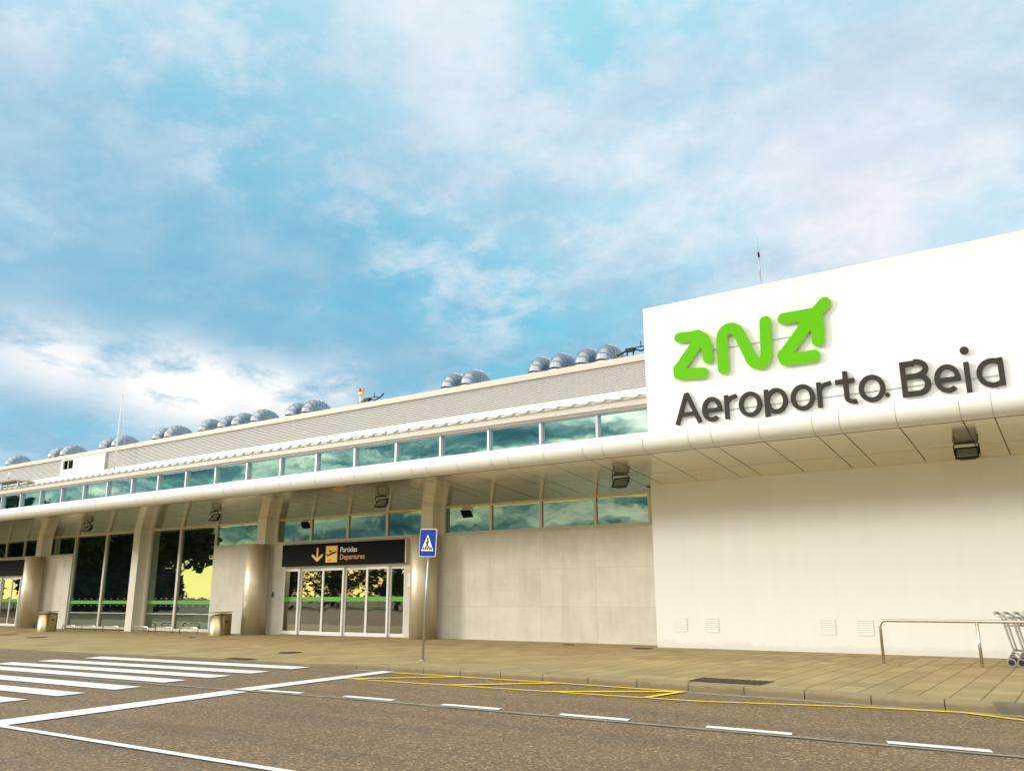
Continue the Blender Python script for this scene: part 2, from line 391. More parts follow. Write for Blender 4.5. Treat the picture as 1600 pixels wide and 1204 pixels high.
def polyd(pts):
    def f(X, Y):
        n = len(pts); d = np.full(X.shape, 1e9); ins = np.zeros(X.shape, bool)
        for i in range(n):
            a, b = pts[i], pts[(i+1) % n]; d = np.minimum(d, seg_d(X, Y, a, b))
            c = ((a[1] > Y) != (b[1] > Y)) & (X < (b[0]-a[0])*(Y-a[1])/((b[1]-a[1]) or 1e-9)+a[0]); ins ^= c
        return np.where(ins, -d, d)
    return f
def contours(fs, bbox, step, cut=()):
    x0, x1, y0, y1 = bbox; xs = np.arange(x0, x1+step, step); ys = np.arange(y0, y1+step, step)
    X, Y = np.meshgrid(xs, ys); v = np.full(X.shape, 1e9)
    for f in fs: v = np.minimum(v, f(X, Y))
    for f in cut: v = np.maximum(v, -f(X, Y))
    v = v+1e-7; nxt = {}; P = {}
    def pt(i, j, k, l):
        key = (i, j, k, l) if (i, j) < (k, l) else (k, l, i, j)
        if key not in P:
            a, b = v[i, j], v[k, l]; t = a/(a-b)
            P[key] = (xs[j]+(xs[l]-xs[j])*t, ys[i]+(ys[k]-ys[i])*t)
        return key
    H, Wd = v.shape; ins = v < 0
    ii, jj = np.nonzero((ins[:-1, :-1].astype(int)+ins[1:, :-1]+ins[:-1, 1:]+ins[1:, 1:]) % 4)
    for i, j in zip(ii.tolist(), jj.tolist()):
        c = [(i, j), (i, j+1), (i+1, j+1), (i+1, j)]; s = [bool(ins[q]) for q in c]
        ent = [pt(*c[k], *c[(k+1) % 4]) for k in range(4) if s[k] and not s[(k+1) % 4]]
        ext = [pt(*c[k], *c[(k+1) % 4]) for k in range(4) if not s[k] and s[(k+1) % 4]]
        for a, b in zip(ent, ext): nxt[a] = b
    loops = []
    while nxt:
        k0, k = next(iter(nxt.items())); L = [P[k0]]; del nxt[k0]
        while k in nxt: L.append(P[k]); k = nxt.pop(k)
        if len(L) > 6:
            o = [L[0]]
            for p in L[1:]:
                if math.dist(p, o[-1]) > step*.55: o.append(p)
            while len(o) > 4 and math.dist(o[0], o[-1]) < step*.55: o.pop()
            loops.append(o)
    return loops
def glyph(name, m, parent, fs, bbox, y, depth, step=.012, cut=(), bevel=0.0, edge=None, plane=None):
    """extrude loops (x, z) towards -Y from the plane y"""
    cu = bpy.data.curves.new(name, 'CURVE'); cu.dimensions = '2D'; cu.fill_mode = 'BOTH'
    cu.extrude = max(depth/2-bevel, .0005); cu.bevel_depth = bevel; cu.bevel_resolution = 1
    for L in contours(fs, bbox, step, cut):
        sp = cu.splines.new('POLY'); sp.points.add(len(L)-1); sp.use_cyclic_u = True
        for p, q in zip(sp.points, L): p.co = (q[0], q[1], 0, 1)
    tmp = bpy.data.objects.new('tmp', cu); COL.objects.link(tmp)
    dg = bpy.context.evaluated_depsgraph_get(); dg.update()
    me = bpy.data.meshes.new_from_object(tmp.evaluated_get(dg)); bpy.data.objects.remove(tmp); me.name = name
    T = Matrix(((1, 0, 0, 0), (0, 0, -1, y-depth/2), (0, 1, 0, 0), (0, 0, 0, 1)))
    if plane is not None: T = plane @ T
    me.transform(T); me.materials.clear(); me.materials.append(m)
    if edge:
        me.materials.append(edge)
        for p in me.polygons:
            if p.normal.y > -.9: p.material_index = 1
    o = bpy.data.objects.new(name, me); COL.objects.link(o)
    if parent is not None: o.parent = parent; o.matrix_parent_inverse = Matrix.Translation(-world_loc(parent))
    return o
def text(name, body, m, parent, x, z, y, size, depth=.006):
    cu = bpy.data.curves.new(name, 'FONT'); cu.body = body; cu.size = size; cu.extrude = depth/2; cu.resolution_u = 3
    tmp = bpy.data.objects.new('tmp', cu); COL.objects.link(tmp)
    dg = bpy.context.evaluated_depsgraph_get(); dg.update()
    me = bpy.data.meshes.new_from_object(tmp.evaluated_get(dg)); bpy.data.objects.remove(tmp); me.name = name
    me.transform(Matrix(((1, 0, 0, x), (0, 0, -1, y), (0, 1, 0, z), (0, 0, 0, 1)))); me.materials.clear(); me.materials.append(m)
    o = bpy.data.objects.new(name, me); COL.objects.link(o); o.parent = parent
    o.matrix_parent_inverse = Matrix.Translation(-world_loc(parent)); return o

# ------------------------------------------------------------------ ground
def lerp_tab(tab, x):
    if x <= tab[0][0]: return tab[0][1]
    for (a, b), (c, d) in zip(tab, tab[1:]):
        if x <= c: return b+(d-b)*(x-a)/(c-a)
    return tab[-1][1]
KY = [(-90, 13.2), (-40, 13.4), (-28, 13.6), (-24, 13.95), (-20, 14.40), (-15.5, 14.42), (-12, 14.33), (-7, 14.25), (-4.8, 14.10), (-2.7, 13.9), (-1.7, 13.84), (6, 13.3), (20, 12.6)]
KZ = [(-40, .03), (-26, .03), (-24, .02), (-15.8, .02), (-13.4, .13), (20, .13)]
BZ = [(-60, .02), (-40, .02), (-28, .08), (-20, .125), (20, .13)]
def kerb_y(x): return lerp_tab(KY, x)
def pave_z(x, y):
    k = kerb_y(x); f = min(1, max(0, (y-k-.2)/6.0)); return lerp_tab(KZ, x)*(1-f)+lerp_tab(BZ, x)*f
g = MB(); g.poly([(-900, -900, -.02), (900, -900, -.02), (900, 900, -.02), (-900, 900, -.02)]); struct('ground', g, MAT['earth'])
g = MB(); g.poly([(-140, -26, 0), (90, -26, 0), (90, 16, 0), (-140, 16, 0)]); struct('road', g, MAT['asphalt'])
xs = sorted(set([-90, -70, -55]+[-46+i*2 for i in range(34)]+[-15.8, -13.4, -15, -24, -25.5, -1.7, -2.7, -4.8, -7.0]))
KW = .26
g = MB(); rows = []
for x in xs:
    k = kerb_y(x)+KW
    rows.append([g.b.verts.new((x, y, pave_z(x, y))) for y in [k, k+1.2, k+2.6, k+4.2, k+6.2, 26.0]])
for a, b in zip(rows, rows[1:]):
    for i in range(5): g.b.faces.new((a[i], b[i], b[i+1], a[i+1]))
struct('pavement', g, MAT['paving'])
# kerb stones, one metre each, with open joints
g = MB(); x = -60.0
while x < 14:
    x1 = x+.985
    p = [(x, kerb_y(x)), (x1, kerb_y(x1)), (x1, kerb_y(x1)+KW-.004), (x, kerb_y(x)+KW-.004)]
    dz = random.uniform(-.004, .004)
    zt = [pave_z(px, py)+.006+dz for px, py in p]
    lo = [g.b.verts.new((px, py, -.05)) for px, py in p]
    up = [g.b.verts.new((px, py+(.02 if i < 2 else 0), max(z, .012))) for i, ((px, py), z) in enumerate(zip(p, zt))]
    g.b.faces.new(up)
    for i in range(4): g.b.faces.new((lo[i], lo[(i+1) % 4], up[(i+1) % 4], up[i]))
    x += 1.0
struct('kerb', g, MAT['kerb'])
def gutter_y(x): return lerp_tab([(-60, 8.9), (-30, 9.55), (-22, 9.8), (-15.3, 10.02), (-10.3, 10.36), (-5, 10.42), (8, 10.42), (20, 10.3)], x)
def ribbon(y0f, y1f, x0, x1, z, step=.5, jit=0.0):
    m = MB(); n = max(2, int((x1-x0)/step)); prev = None
    for i in range(n+1):
        x = x0+(x1-x0)*i/n; a = m.b.verts.new((x, y0f(x)+random.uniform(-jit, jit), z)); b = m.b.verts.new((x, y1f(x)+random.uniform(-jit, jit), z))
        if prev: m.b.faces.new((prev[0], a, b, prev[1]))
        prev = (a, b)
    return m
struct('gutter_joint', ribbon(lambda x: gutter_y(x)-.13, lambda x: gutter_y(x)+.03, -60, 16, .004, .4, .012), MAT['gutter'])
struct('gutter_crack', ribbon(lambda x: gutter_y(x)-.125, lambda x: gutter_y(x)-.095, -60, 16, .008, .25, .010), MAT['iron'])
struct('road_edge_grit', ribbon(lambda x: kerb_y(x)-.22, lambda x: kerb_y(x)-.0, -14, 14, .004, .15, .05), MAT['gutter'])
def quad(name, pts, m, z=.012):
    q = MB(); q.poly([(p[0], p[1], z) for p in pts]); return struct(name, q, m)
for i, (xl, xr, y0, y1, sk) in enumerate([(-23.0, -15.25, 13.60, 14.22, .10), (-23.0, -15.15, 12.37, 12.95, .1), (-23.0, -15.05, 11.30, 11.86, .08),
        (-23.0, -15.0, 10.22, 10.78, .05), (-23, -14.62, 9.0, 9.55, .1), (-23, -14.5, 7.92, 8.44, .06), (-23, -14.42, 6.95, 7.42, .05)]):
    quad('crosswalk_stripe', [(xl+.2, y0-.55), (xr, y0), (xr-.05, y1), (xl, y1-.55)] if i < 3 else [(xl, y0-.35), (xr, y0), (xr-.05, y1), (xl, y1-.35)], MAT['roadwhite'])
quad('stop_line', [(-11.72, 4.9), (-12.30, 10.02), (-12.80, 10.02), (-12.28, 4.9)], MAT['roadwhite'])
quad('stop_line', [(-12.42, 10.16), (-12.77, 14.30), (-13.13, 14.30), (-12.90, 10.16)], MAT['roadwhite'], .013)
quad('lane_line', [(-11.70, 5.71), (-3.0, 5.80), (-3.0, 5.91), (-12.02, 5.83)], MAT['roadwhite'], .014)
for (a, b) in [(-12.35, -11.36), (-10.42, -9.37), (-8.40, -7.34), (-6.34, -5.29), (-4.23, -3.17), (-2.13, -1.11), (-.05, 1.0), (2.05, 3.1)]:
    quad('lane_dash', [(a, gutter_y(a)+.045), (b, gutter_y(b)+.045), (b-.05, gutter_y(b)+.225), (a-.05, gutter_y(a)+.225)], MAT['roadwhite'], .010)
def line(name, pts, wd, m, z):
    q = MB()
    for (a, b) in zip(pts, pts[1:]):
        a, b = Vector((*a, z)), Vector((*b, z)); d = (b-a).normalized(); n = Vector((-d.y, d.x, 0))*wd/2; a = a-d*wd*.3; b = b+d*wd*.3
        q.poly([a-n, b-n, b+n, a+n])
        z += .0012
    return struct(name, q, m)
line('yellow_line', [(-12.60, 12.68), (-5.24, 12.95), (-3.18, 13.50), (-1.78, 13.66), (-.9, 13.2), (2.5, 12.2)], .10, MAT['roadyellow'], .009)
line('yellow_line', [(-12.67, 14.16), (-9, 14.16), (-6.0, 14.0)], .10, MAT['roadyellow'], .010)
line('yellow_zigzag', [(-12.45, 12.72), (-10.88, 14.12)], .16, MAT['roadyellow'], .014)
line('yellow_zigzag', [(-10.03, 12.79), (-8.57, 14.12)], .16, MAT['roadyellow'], .014)
line('yellow_zigzag', [(-7.87, 12.86), (-6.10, 13.98)], .16, MAT['roadyellow'], .014)
line('yellow_zigzag', [(-6.19, 12.92), (-6.02, 14.0)], .13, MAT['roadyellow'], .016)

# ------------------------------------------------------------------ terminal building
YW, YC, YU, YL = 23.4, 24.2, 24.8, 26.0
PER = 9.11; PIERS = [-19.92-PER*k for k in range(7)]; XL, XR, XB = -76.0, 14.0, -10.78
TB = thing('terminal_building', (-20, 26, 0), 'long white and concrete terminal with canopy and glazed bays, tall white block at right', 'building')
b = MB(); b.box(XB, XR, YW, 31, -.3, 10.42); b.build('white_wall', MAT['white'], TB)
b = MB(); b.box(XB-.008, XR, YW-.008, YW+.35, 10.42, 10.47); b.box(XB-.008, XB+.3, YW+.352, 31, 10.42, 10.47); b.build('parapet_cap', MAT['white'], TB)
SILL = 3.72
def soff_z(y): return 5.18-.1*(y-19.93)
WTOP = soff_z(24.2)+.01
def wall_panel(x0, x1, z1=SILL, y0=YC, y1=YC+.35, z0=-.3): MB().box(x0, x1, y0, y1, z0, z1).build('concrete_wall', MAT['concrete'], TB)
def window(x0, x1, z0, z1, y, fm, gm, name='window', fw=.05, depth=.10, bottom=None):
    f = MB(); bt = bottom or fw
    f.box(x0, x0+fw, y, y+depth, z0, z1).box(x1-fw, x1, y, y+depth, z0, z1).box(x0+fw, x1-fw, y, y+depth, z1-fw, z1).box(x0+fw, x1-fw, y, y+depth, z0, z0+bt)
    o = f.build(name, fm, TB)
    p = MB(); e = .01
    p.box(x0+fw-e, x1-fw+e, y+depth*.55, y+depth*.55+.02, z0+bt-e, z1-fw+e); p.build('pane', gm, o); return o
# sills along the concrete
def sill(x0, x1): MB().box(x0, x1, YC-.03, YC+.12, SILL, SILL+.055).build('sill', MAT['beige'], TB)
def wins(edges, z0=SILL+.055):
    for a, c in zip(edges, edges[1:]): window(a, c, z0, WTOP, YC+.06, MAT['frame_low'], MAT['glass_low'])
# bay 0
wall_panel(-19.50, XB); sill(-19.46, XB); wins([-19.46, -17.38, -15.29, -13.19, -11.25]); MB().box(-11.25, XB, YC+.06, YC+.3, SILL+.055, WTOP).build('jamb', MAT['beige'], TB)
# bay 1: departures doors
wall_panel(-20.42, -19.50); wall_panel(-21.25, -20.42); wall_panel(-28.62, -28.02)
wall_panel(-28.02, -21.25, z0=2.76); sill(-28.6, -20.38); wins([-28.57, -26.5, -24.4, -22.3, -20.38])
def doors(edges, zb, zt):
    for i, (a, c) in enumerate(zip(edges, edges[1:])):
        y = YC+.05+(.07 if i % 2 else 0); f = MB(); s = .085
        f.box(a, a+s, y, y+.06, zb, zt).box(c-s, c, y, y+.06, zb, zt).box(a+s, c-s, y, y+.06, zt-.12, zt).box(a+s, c-s, y, y+.06, zb, zb+.14)
        o = f.build('door_leaf', MAT['alu'], TB)
        MB().box(a+s-.01, c-s+.01, y+.028, y+.04, zb+.13, zt-.11).build('pane', MAT['glass_door'], o)
        MB().box(a+s, c-s, y+.020, y+.024, zb+1.30, zb+1.47).build('safety_strip', MAT['strip'], o)
    MB().box(edges[0]-.04, edges[-1]+.04, YC+.0, YC+.22, zt, zt+.04).box(edges[0]-.04, edges[0], YC+.0, YC+.22, zb-.05, zt).box(edges[-1], edges[-1]+.04, YC+.0, YC+.22, zb-.05, zt).build('door_frame', MAT['alu'], TB)
doors([-27.97, -27.02, -25.68, -24.48, -23.27, -22.12, -21.30], .10, 2.72)
MB().box(-20.47, -20.40, YC-.12, YC, .0, SILL).build('jamb', MAT['beige'], TB)
# bay 2 and 3: tall glass, mirrored about a pier, each with a concrete panel beside the next pier
def tall(edges):
    for a, c in zip(edges, edges[1:]):
        o = window(a, c, .07, WTOP, YC+.06, MAT['frame_low'], MAT['glass_low'], 'glass_wall', .075, .14, .11)
        s = MB().box(a+.075, c-.075, YC+.118, YC+.122, 1.27, 1.43).build('safety_strip', MAT['strip'], o)
        MB().box(a+.075, c-.075, YC+.112, YC+.135, .82, .85).build('rail', MAT['frame_low'], o)
        for k in range(5):
            x = a+.3+(c-a-.6)*k/4
            MB().poly([(x-.06, YC+.117, 1.50), (x+.03, YC+.117, 1.505), (x+.06, YC+.117, 1.54), (x-.01, YC+.117, 1.525)]).build('decal', MAT['galv'], o)
            MB().poly([(x-.06, YC+.117, 1.17), (x+.03, YC+.117, 1.175), (x+.06, YC+.117, 1.21), (x-.01, YC+.117, 1.195)]).build('decal', MAT['galv'], o)
tall([-37.65, -35.33, -32.68]); wall_panel(-32.66, -29.45); sill(-32.66, -29.45); wins([-32.66, -29.5])
tall([-44.43, -41.52, -38.62]); wall_panel(-46.85, -44.45); sill(-46.85, -44.45); wins([-46.8, -44.45])
# bay 4 (second entrance) and the bays beyond it
wall_panel(-48.6, -47.7); wall_panel(-55.95, -55.4); wall_panel(-55.4, -48.6, z0=2.76); sill(-55.95, -47.7); wins([-55.95, -53.9, -51.8, -49.75, -47.7])
doors([-55.35, -54.3, -53.0, -51.8, -50.6, -49.6, -48.65], .05, 2.72)
MB().box(-55.3, -48.7, YC-.16, YC, 2.79, 3.64).build('sign_board', MAT['sign_dark'], TB)
wall_panel(XL, -56.8); sill(XL, -56.8); wins([-74.2, -72, -69.8, -67.6, -65.4, -63.2, -61, -58.9, -56.8])
for k, px in enumerate(PIERS):
    zb = -.3
    MB().box(px-.27, px+.27, YC-.40, YC+.40, zb, soff_z(YC-.4)+.03).build('pier', MAT['pier'], TB, .012)
    MB().box(px-.50, px-.272, YC+.03, YC+.40, zb, WTOP).box(px+.272, px+.50, YC+.03, YC+.40, zb, WTOP).build('pier_return', MAT['pier'], TB)
    if k in (0, 1, 3, 4): MB().cyl(px, 23.72, -.2, SILL, .5, 48).build('column_cladding', MAT['steel'], TB)
# dark hall behind the glass
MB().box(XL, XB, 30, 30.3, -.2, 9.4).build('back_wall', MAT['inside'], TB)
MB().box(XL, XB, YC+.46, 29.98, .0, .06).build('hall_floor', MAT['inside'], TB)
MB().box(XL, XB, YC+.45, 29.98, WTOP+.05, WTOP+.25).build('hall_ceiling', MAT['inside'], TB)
# canopy: bull-nosed fascia in panels, glossy sloping soffit, top sheet
J = sorted([x for k in range(-6, 26) for x in (-1.26-k*3.037, -1.86-k*3.037, -3.11-k*3.037) if XL < x < XR])
prof = [(19.97, 5.185), (19.84, 5.185), (19.72, 5.215), (19.63, 5.28), (19.575, 5.37), (19.56, 5.48), (19.575, 5.59), (19.63, 5.665), (19.73, 5.72), (19.87, 5.75), (20.1, 5.76), (21.2, 5.765)]
def sweep(mb, prof, x0, x1, smooth=True):
    a = [mb.b.verts.new((x0, y, z)) for y, z in prof]; c = [mb.b.verts.new((x1, y, z)) for y, z in prof]
    for i in range(len(prof)-1):
        f = mb.b.faces.new((a[i], a[i+1], c[i+1], c[i])); f.smooth = smooth
f = MB(); s = MB(); ed = [XL]+J+[XR]
for a, c in zip(ed, ed[1:]):
    sweep(f, prof, a+.005, c-.005)
    for y0, y1 in ((19.98, 22.02), (22.035, 24.24)):
        if c > XB and y1 > YW: 
            y1 = YW-.004 if a >= XB-1.3 else y1
        s.poly([(a+.011, y0, soff_z(y0)), (c-.011, y0, soff_z(y0)), (c-.011, y1, soff_z(y1)), (a+.011, y1, soff_z(y1))])
f.build('fascia', MAT['fascia'], TB); s.build('soffit', MAT['soffit'], TB)
core = MB(); sweep(core, [(19.97, 5.21), (19.85, 5.21), (19.73, 5.24), (19.66, 5.30), (19.605, 5.39), (19.59, 5.48), (19.605, 5.58), (19.66, 5.64), (19.75, 5.69), (19.88, 5.72), (20.1, 5.73), (21.2, 5.735)], XL, XR)
core.poly([(XL, 19.95, soff_z(19.95)+.05), (XR, 19.95, soff_z(19.95)+.05), (XR, 24.3, soff_z(24.3)+.05), (XL, 24.3, soff_z(24.3)+.05)]); core.build('canopy_core', MAT['gutter'], TB)
MB().box(XL, XB-.002, 21.19, YU+.2, 5.62, 5.762).build('canopy_top', MAT['roof'], TB)
MB().box(XB, XR, 21.19, YW-.002, 5.62, 5.762).build('canopy_top', MAT['roof'], TB)
# clerestory
ux = [-11.02-2.2775*k for k in range(0, 29)]; UT = 7.60
for a, c in zip(ux[1:], ux): window(a, c, 5.80, UT, YU, MAT['frame'], MAT['glass_up'], 'clerestory_window', .045, .14)
for a in ux: MB().box(a-.045, a+.045, YU-.05, YU-.002, 5.80, UT).build('mullion', MAT['frame'], TB)
MB().box(-11.0, XB, YU, YU+.2, 5.8, UT).build('jamb', MAT['frame'], TB)
e = MB(); e.box(XL, XB-.002, 24.50, YU+.3, UT+.06, UT+.27); e.box(XL, XB-.002, 24.62, YU+.3, UT, UT+.06); e.build('eave_band', MAT['beige'], TB); MB().box(XL, XB-.17, 24.43, 24.9, UT+.272, UT+.36).build('rib_gap_filler', MAT['frame_low'], TB)  # second box: filler added behind the ribs so their dark gaps show lit
MB().box(XB-.16, XB-.003, 24.28, 24.50, UT-.02, UT+.42).build('gutter_end', MAT['frame'], TB)
# ribbed roof sheet rising to the louvres
r = MB(); x = XL; t = .62; pa = []
while x < XB-.02:
    for dx, h in ((0, .055), (.06, .055), (.44, .0), (.58, 0)):
        if x+dx < XB-.02: pa.append((x+dx, h))
    x += t
lo = [r.b.verts.new((x, 24.36, 7.895+h)) for x, h in pa]; hi = [r.b.verts.new((x, YL+.1, 8.60+h*.9)) for x, h in pa]
for i in range(len(pa)-1): r.b.faces.new((lo[i], lo[i+1], hi[i+1], hi[i]))
o = r.build('roof_sheet', MAT['roof'], TB); sol = o.modifiers.new('thick', 'SOLIDIFY'); sol.thickness = .012
MB().box(XL, XB-.002, YL+.12, 30, 8.3, 8.55).build('roof_deck', MAT['inside'], TB)
def louvre(x0, x1):
    l = MB(); n = 13; z0, z1 = 8.58, 9.56; h = (z1-z0)/n
    for i in range(n):
        z = z0+h*i; l.prism([(x0, YL-.035, z), (x0, YL-.005, z+h*.80), (x0, YL+.045, z+h*.80), (x0, YL-.02, z)], (x1-x0, 0, 0))
    l.build('louvre_band', MAT['louvre'], TB)
    MB().box(x0, x1, YL+.06, YL+.10, 8.56, 9.564).build('louvre_backing', MAT['dark'], TB)
louvre(-45.35, XB-.01); louvre(XL, -50.2)
wp = MB(); hx0, hx1, hz0, hz1 = -50.0, -48.85, 8.95, 9.48
wp.box(hx1, -45.36, YL-.05, YL+.05, 8.5, 9.57).box(-50.19, hx0, YL-.05, YL+.05, 8.5, 9.57).box(hx0, hx1, YL-.05, YL+.05, 8.5, hz0).box(hx0, hx1, YL-.05, YL+.05, hz1, 9.57)
wp.build('plain_panel', MAT['fascia'], TB); MB().box(hx0, hx1, YL+.3, YL+.35, hz0-.2, hz1+.05).build('hatch', MAT['dark'], TB)
MB().box(hx0+.5, hx0+.56, YL-.02, YL+.02, hz0, hz1).build('hatch_bar', MAT['beige'], TB)
MB().box(XL, XB-.005, YL-.09, YL+.25, 9.565, 9.80).build('roof_cap', MAT['beige'], TB, .01)
MB().box(XL, XB-.005, YL+.25, 33, 9.5, 9.70).build('roof_slab', MAT['roof'], TB)
MB().box(-45.42, -45.34, YL-.14, YL-.06, 7.95, 9.56).build('downpipe', MAT['beige'], TB)

# ------------------------------------------------------------------ green logo and lettering on the white block
LY = YW-.06
def wpt(cx, cy, ox=1030, oy=450, k=5.2333): p = on_y(ox+cx/k, oy+cy/k, LY-.1); return (p.x, p.z)
LG = thing('airport_logo', (-7.5, YW, 7.9), 'bright green three-letter raised logo ending in an airplane tail on the white wall', 'sign')
rr = .155
def chain(pts, r): return [cap(a, b, r) for a, b in zip(pts, pts[1:])]
g1 = [cap(wpt(160, 402), wpt(310, 384), .145), cap(wpt(310, 384), wpt(362, 412), .165), cap(wpt(362, 412), wpt(385, 470), .155), cap(wpt(384, 470), wpt(396, 570), .150),
      cap(wpt(325, 420), wpt(160, 660), .165), cap(wpt(355, 440), wpt(310, 450), .17), cap(wpt(160, 660), wpt(162, 696), .18), cap(wpt(165, 700), wpt(352, 690), .155)]
glyph('logo_letter', MAT['green'], LG, g1, (-10.2, -8.2, 7.3, 10), YW-.05, .10, .014, bevel=.012, edge=MAT['lime'])
p2 = [wpt(523, 655), wpt(508, 420)] + [wpt(x, y) for x, y in ((514, 375), (535, 343), (565, 327), (597, 325), (628, 340), (652, 370))] + [wpt(670, 410), wpt(735, 540)] + \
     [wpt(x, y) for x, y in ((752, 580), (780, 607), (815, 614), (848, 600), (868, 568), (874, 530))] + [wpt(863, 272)]
glyph('logo_letter', MAT['green'], LG, chain(p2, .158), (-9, -5.8, 7, 10.5), YW-.05, .10, .014, bevel=.012, edge=MAT['lime'])
g3 = [cap(wpt(1012, 247), wpt(1250, 205), .155), cap(wpt(1265, 212), wpt(1348, 118), .160), cap(wpt(1288, 250), wpt(1298, 424), .165),
      cap(wpt(1225, 270), wpt(1020, 545), .165), polyd([wpt(1150, 215), wpt(1262, 170), wpt(1330, 210), wpt(1335, 320), wpt(1250, 360), wpt(1225, 330), wpt(1180, 370), wpt(1120, 350), wpt(1145, 270)]),
      cap(wpt(1020, 545), wpt(1035, 578), .185), cap(wpt(1040, 582), wpt(1262, 550), .160)]
glyph('logo_letter', MAT['green'], LG, g3, (-6.7, -4.3, 7, 10.5), YW-.05, .10, .014, bevel=.012, edge=MAT['lime'])
xa, za = wpt(330, 528); xb, zb = wpt(1060, 408)
MB().box(on_y(1096, 545, YW).x, on_y(1275, 525, YW).x, YW-.028, YW-.004, 8.72, 8.74).build('mounting_rail', MAT['galv'], LG)

LT = thing('airport_name_lettering', (-5.5, YW, 6.5), 'dark grey raised lettering reading Aeroporto Beja along the white wall above the canopy edge', 'sign')
BL, CH, XH, sw = 6.555, .945, .715, .062
def X(u, v=640): return on_y(u, v, YW-.1).x
def put(fs, x0, x1, cut=()):
    glyph('letter', MAT['letter'], LT, fs, (x0-.2, x1+.2, BL-.5, BL+1.5), YW-.05, .07, .012, cut=cut)
def o_(x0, x1): c = ((x0+x1)/2, BL+XH/2-.005); return [arc(c, (x1-x0)/2-sw, XH/2-sw+.015, 0, 360, sw)]
def e_(x0, x1):
    c = ((x0+x1)/2, BL+XH/2-.005); rx, ry = (x1-x0)/2-sw, XH/2-sw+.015
    return [arc(c, rx, ry, 0, 310, sw), bar((x0+.06, c[1]-.03), (x1-.0, c[1]-.03), .062)]
def r_(x0, x1): return [bar((x0+sw, BL), (x0+sw, BL+XH), sw), arc((x0+sw+.24, BL+XH-.30), .24, .225, 85, 180, sw*.95), bar((x0+sw+.22, BL+XH-.075), (x1, BL+XH-.05), sw*.9)]
a0, a1 = X(1055, 655), X(1097, 655)
put([bar((a0+.06, BL), (a0+.40, BL+CH), sw), bar((a1-.06, BL), (a0+.40, BL+CH), sw), bar((a0+.2, BL+.30), (a1-.2, BL+.30), .06)], a0, a1, [lambda X_, Y_: BL+.0-Y_ if False else Y_*0+1])
put(e_(X(1097), X(1128)), X(1097), X(1128)); put(r_(X(1132.5), X(1152.5)), X(1132), X(1153)); put(o_(X(1155), X(1191)), X(1155), X(1191))
p0, p1 = X(1195.5), X(1232)
put(o_(p0+.02, p1)+[bar((p0+sw, BL-.34), (p0+sw, BL+XH), sw)], p0, p1)
put(o_(X(1237), X(1275)), X(1237), X(1275)); put(r_(X(1279), X(1302.5)), X(1279), X(1303))
t0, t1 = X(1309), X(1341); tx = t0+.27
put([bar((tx, BL+.16), (tx, BL+CH-.02), sw), bar((t0, BL+XH-.07), (t1-.02, BL+XH-.07), .066), arc((tx+.20, BL+.20), .20, .14, 180, 285, sw)], t0, t1)
put(o_(X(1343, 620), X(1385, 620)), X(1342), X(1385))
b0, b1 = X(1408.5, 600), X(1455, 600); bw = b1-b0
put([bar((b0+sw, BL), (b0+sw, BL+CH), sw), bar((b0+sw, BL+CH-.07), (b0+bw*.5, BL+CH-.07), .07), bar((b0+sw, BL+.53), (b0+bw*.55, BL+.53), .068), bar((b0+sw, BL+.07), (b0+bw*.58, BL+.07), .07),
     arc((b0+bw*.5, BL+.72), bw*.37-.0, .19, -90, 90, .07), arc((b0+bw*.58, BL+.30), bw*.42-.07, .23, -90, 90, .07)], b0, b1)
put(e_(X(1460, 595), X(1502, 595)), X(1460), X(1502))
j0 = X(1513, 595)
put([bar((j0, BL-.30), (j0, BL+XH), sw), cap((j0+.0, BL+1.02), (j0+.001, BL+1.02), .10)], j0-.2, j0+.2)
q0, q1 = X(1526.5, 590), X(1571, 590)
put(o_(q0, q1+.10)+[bar((q1-sw, BL), (q1-sw, BL+XH-.0), sw)], q0, q1, [lambda X_, Y_: q1-X_])
MB().box(X(1096), X(1572), YW-.028, YW-.004, BL+.28, BL+.30).build('mounting_rail', MAT['galv'], LT)
h = on_y(1387.3, 617, YW-.01)
sp = MB(); sp.tube([(h.x, YW-.09, h.z), (h.x, YW-.002, h.z)], .055, 14); tag(sp.build('cable_hole', MAT['black']), 'small round black cable hole in the white wall between the words', 'hole')  # black disc standing in for the dark cable hole

# ------------------------------------------------------------------ departures sign
DS = thing('departures_sign', (-24.5, YC, 2.8), 'charcoal board reading Partidas Departures with down arrow and yellow plane panel above the glass doors', 'sign')
SY = YC-.20
MB().box(-27.86, -21.12, SY, YC-.003, 2.79, 3.66).build('board', MAT['sign_dark'], DS, .01)
MB().box(-21.118, -21.06, SY+.01, YC-.003, 2.80, 3.65).build('end_cap', MAT['beige'], DS)
def sp_(cx, cy): p = on_y(480+cx/13.333, 840+cy/13.333, SY); return (p.x, p.z)
s0, s1 = sp_(385, 470), sp_(640, 120)
yx0, yx1 = s0[0], s1[0]; yz0, yz1 = 2.90, 3.54
MB().box(yx0, yx1, SY-.012, SY-.001, yz0, yz1).build('pictogram_panel', MAT['sign_yel'], DS)
wx = yx1-yx0
pl = [cap((yx0+.12*wx, 3.15), (yx0+.90*wx, 3.29), .020), cap((yx0+.17*wx, 3.22), (yx0+.30*wx, 3.205), .014), cap((yx0+.30*wx, 3.205), (yx0+.92*wx, 3.32), .014), cap((yx0+.62*wx, 3.28), (yx0+.30*wx, 3.38), .014), cap((yx0+.30*wx, 3.38), (yx0+.42*wx, 3.25), .014), cap((yx0+.14*wx, 3.16), (yx0+.10*wx, 3.24), .014),
      cap((yx0+.18*wx, 2.985), (yx0+.5*wx, 2.985), .010)]
glyph('plane_pictogram', MAT['sign_dark'], DS, pl, (yx0, yx1, 2.8, 3.6), SY-.012, .006, .008)
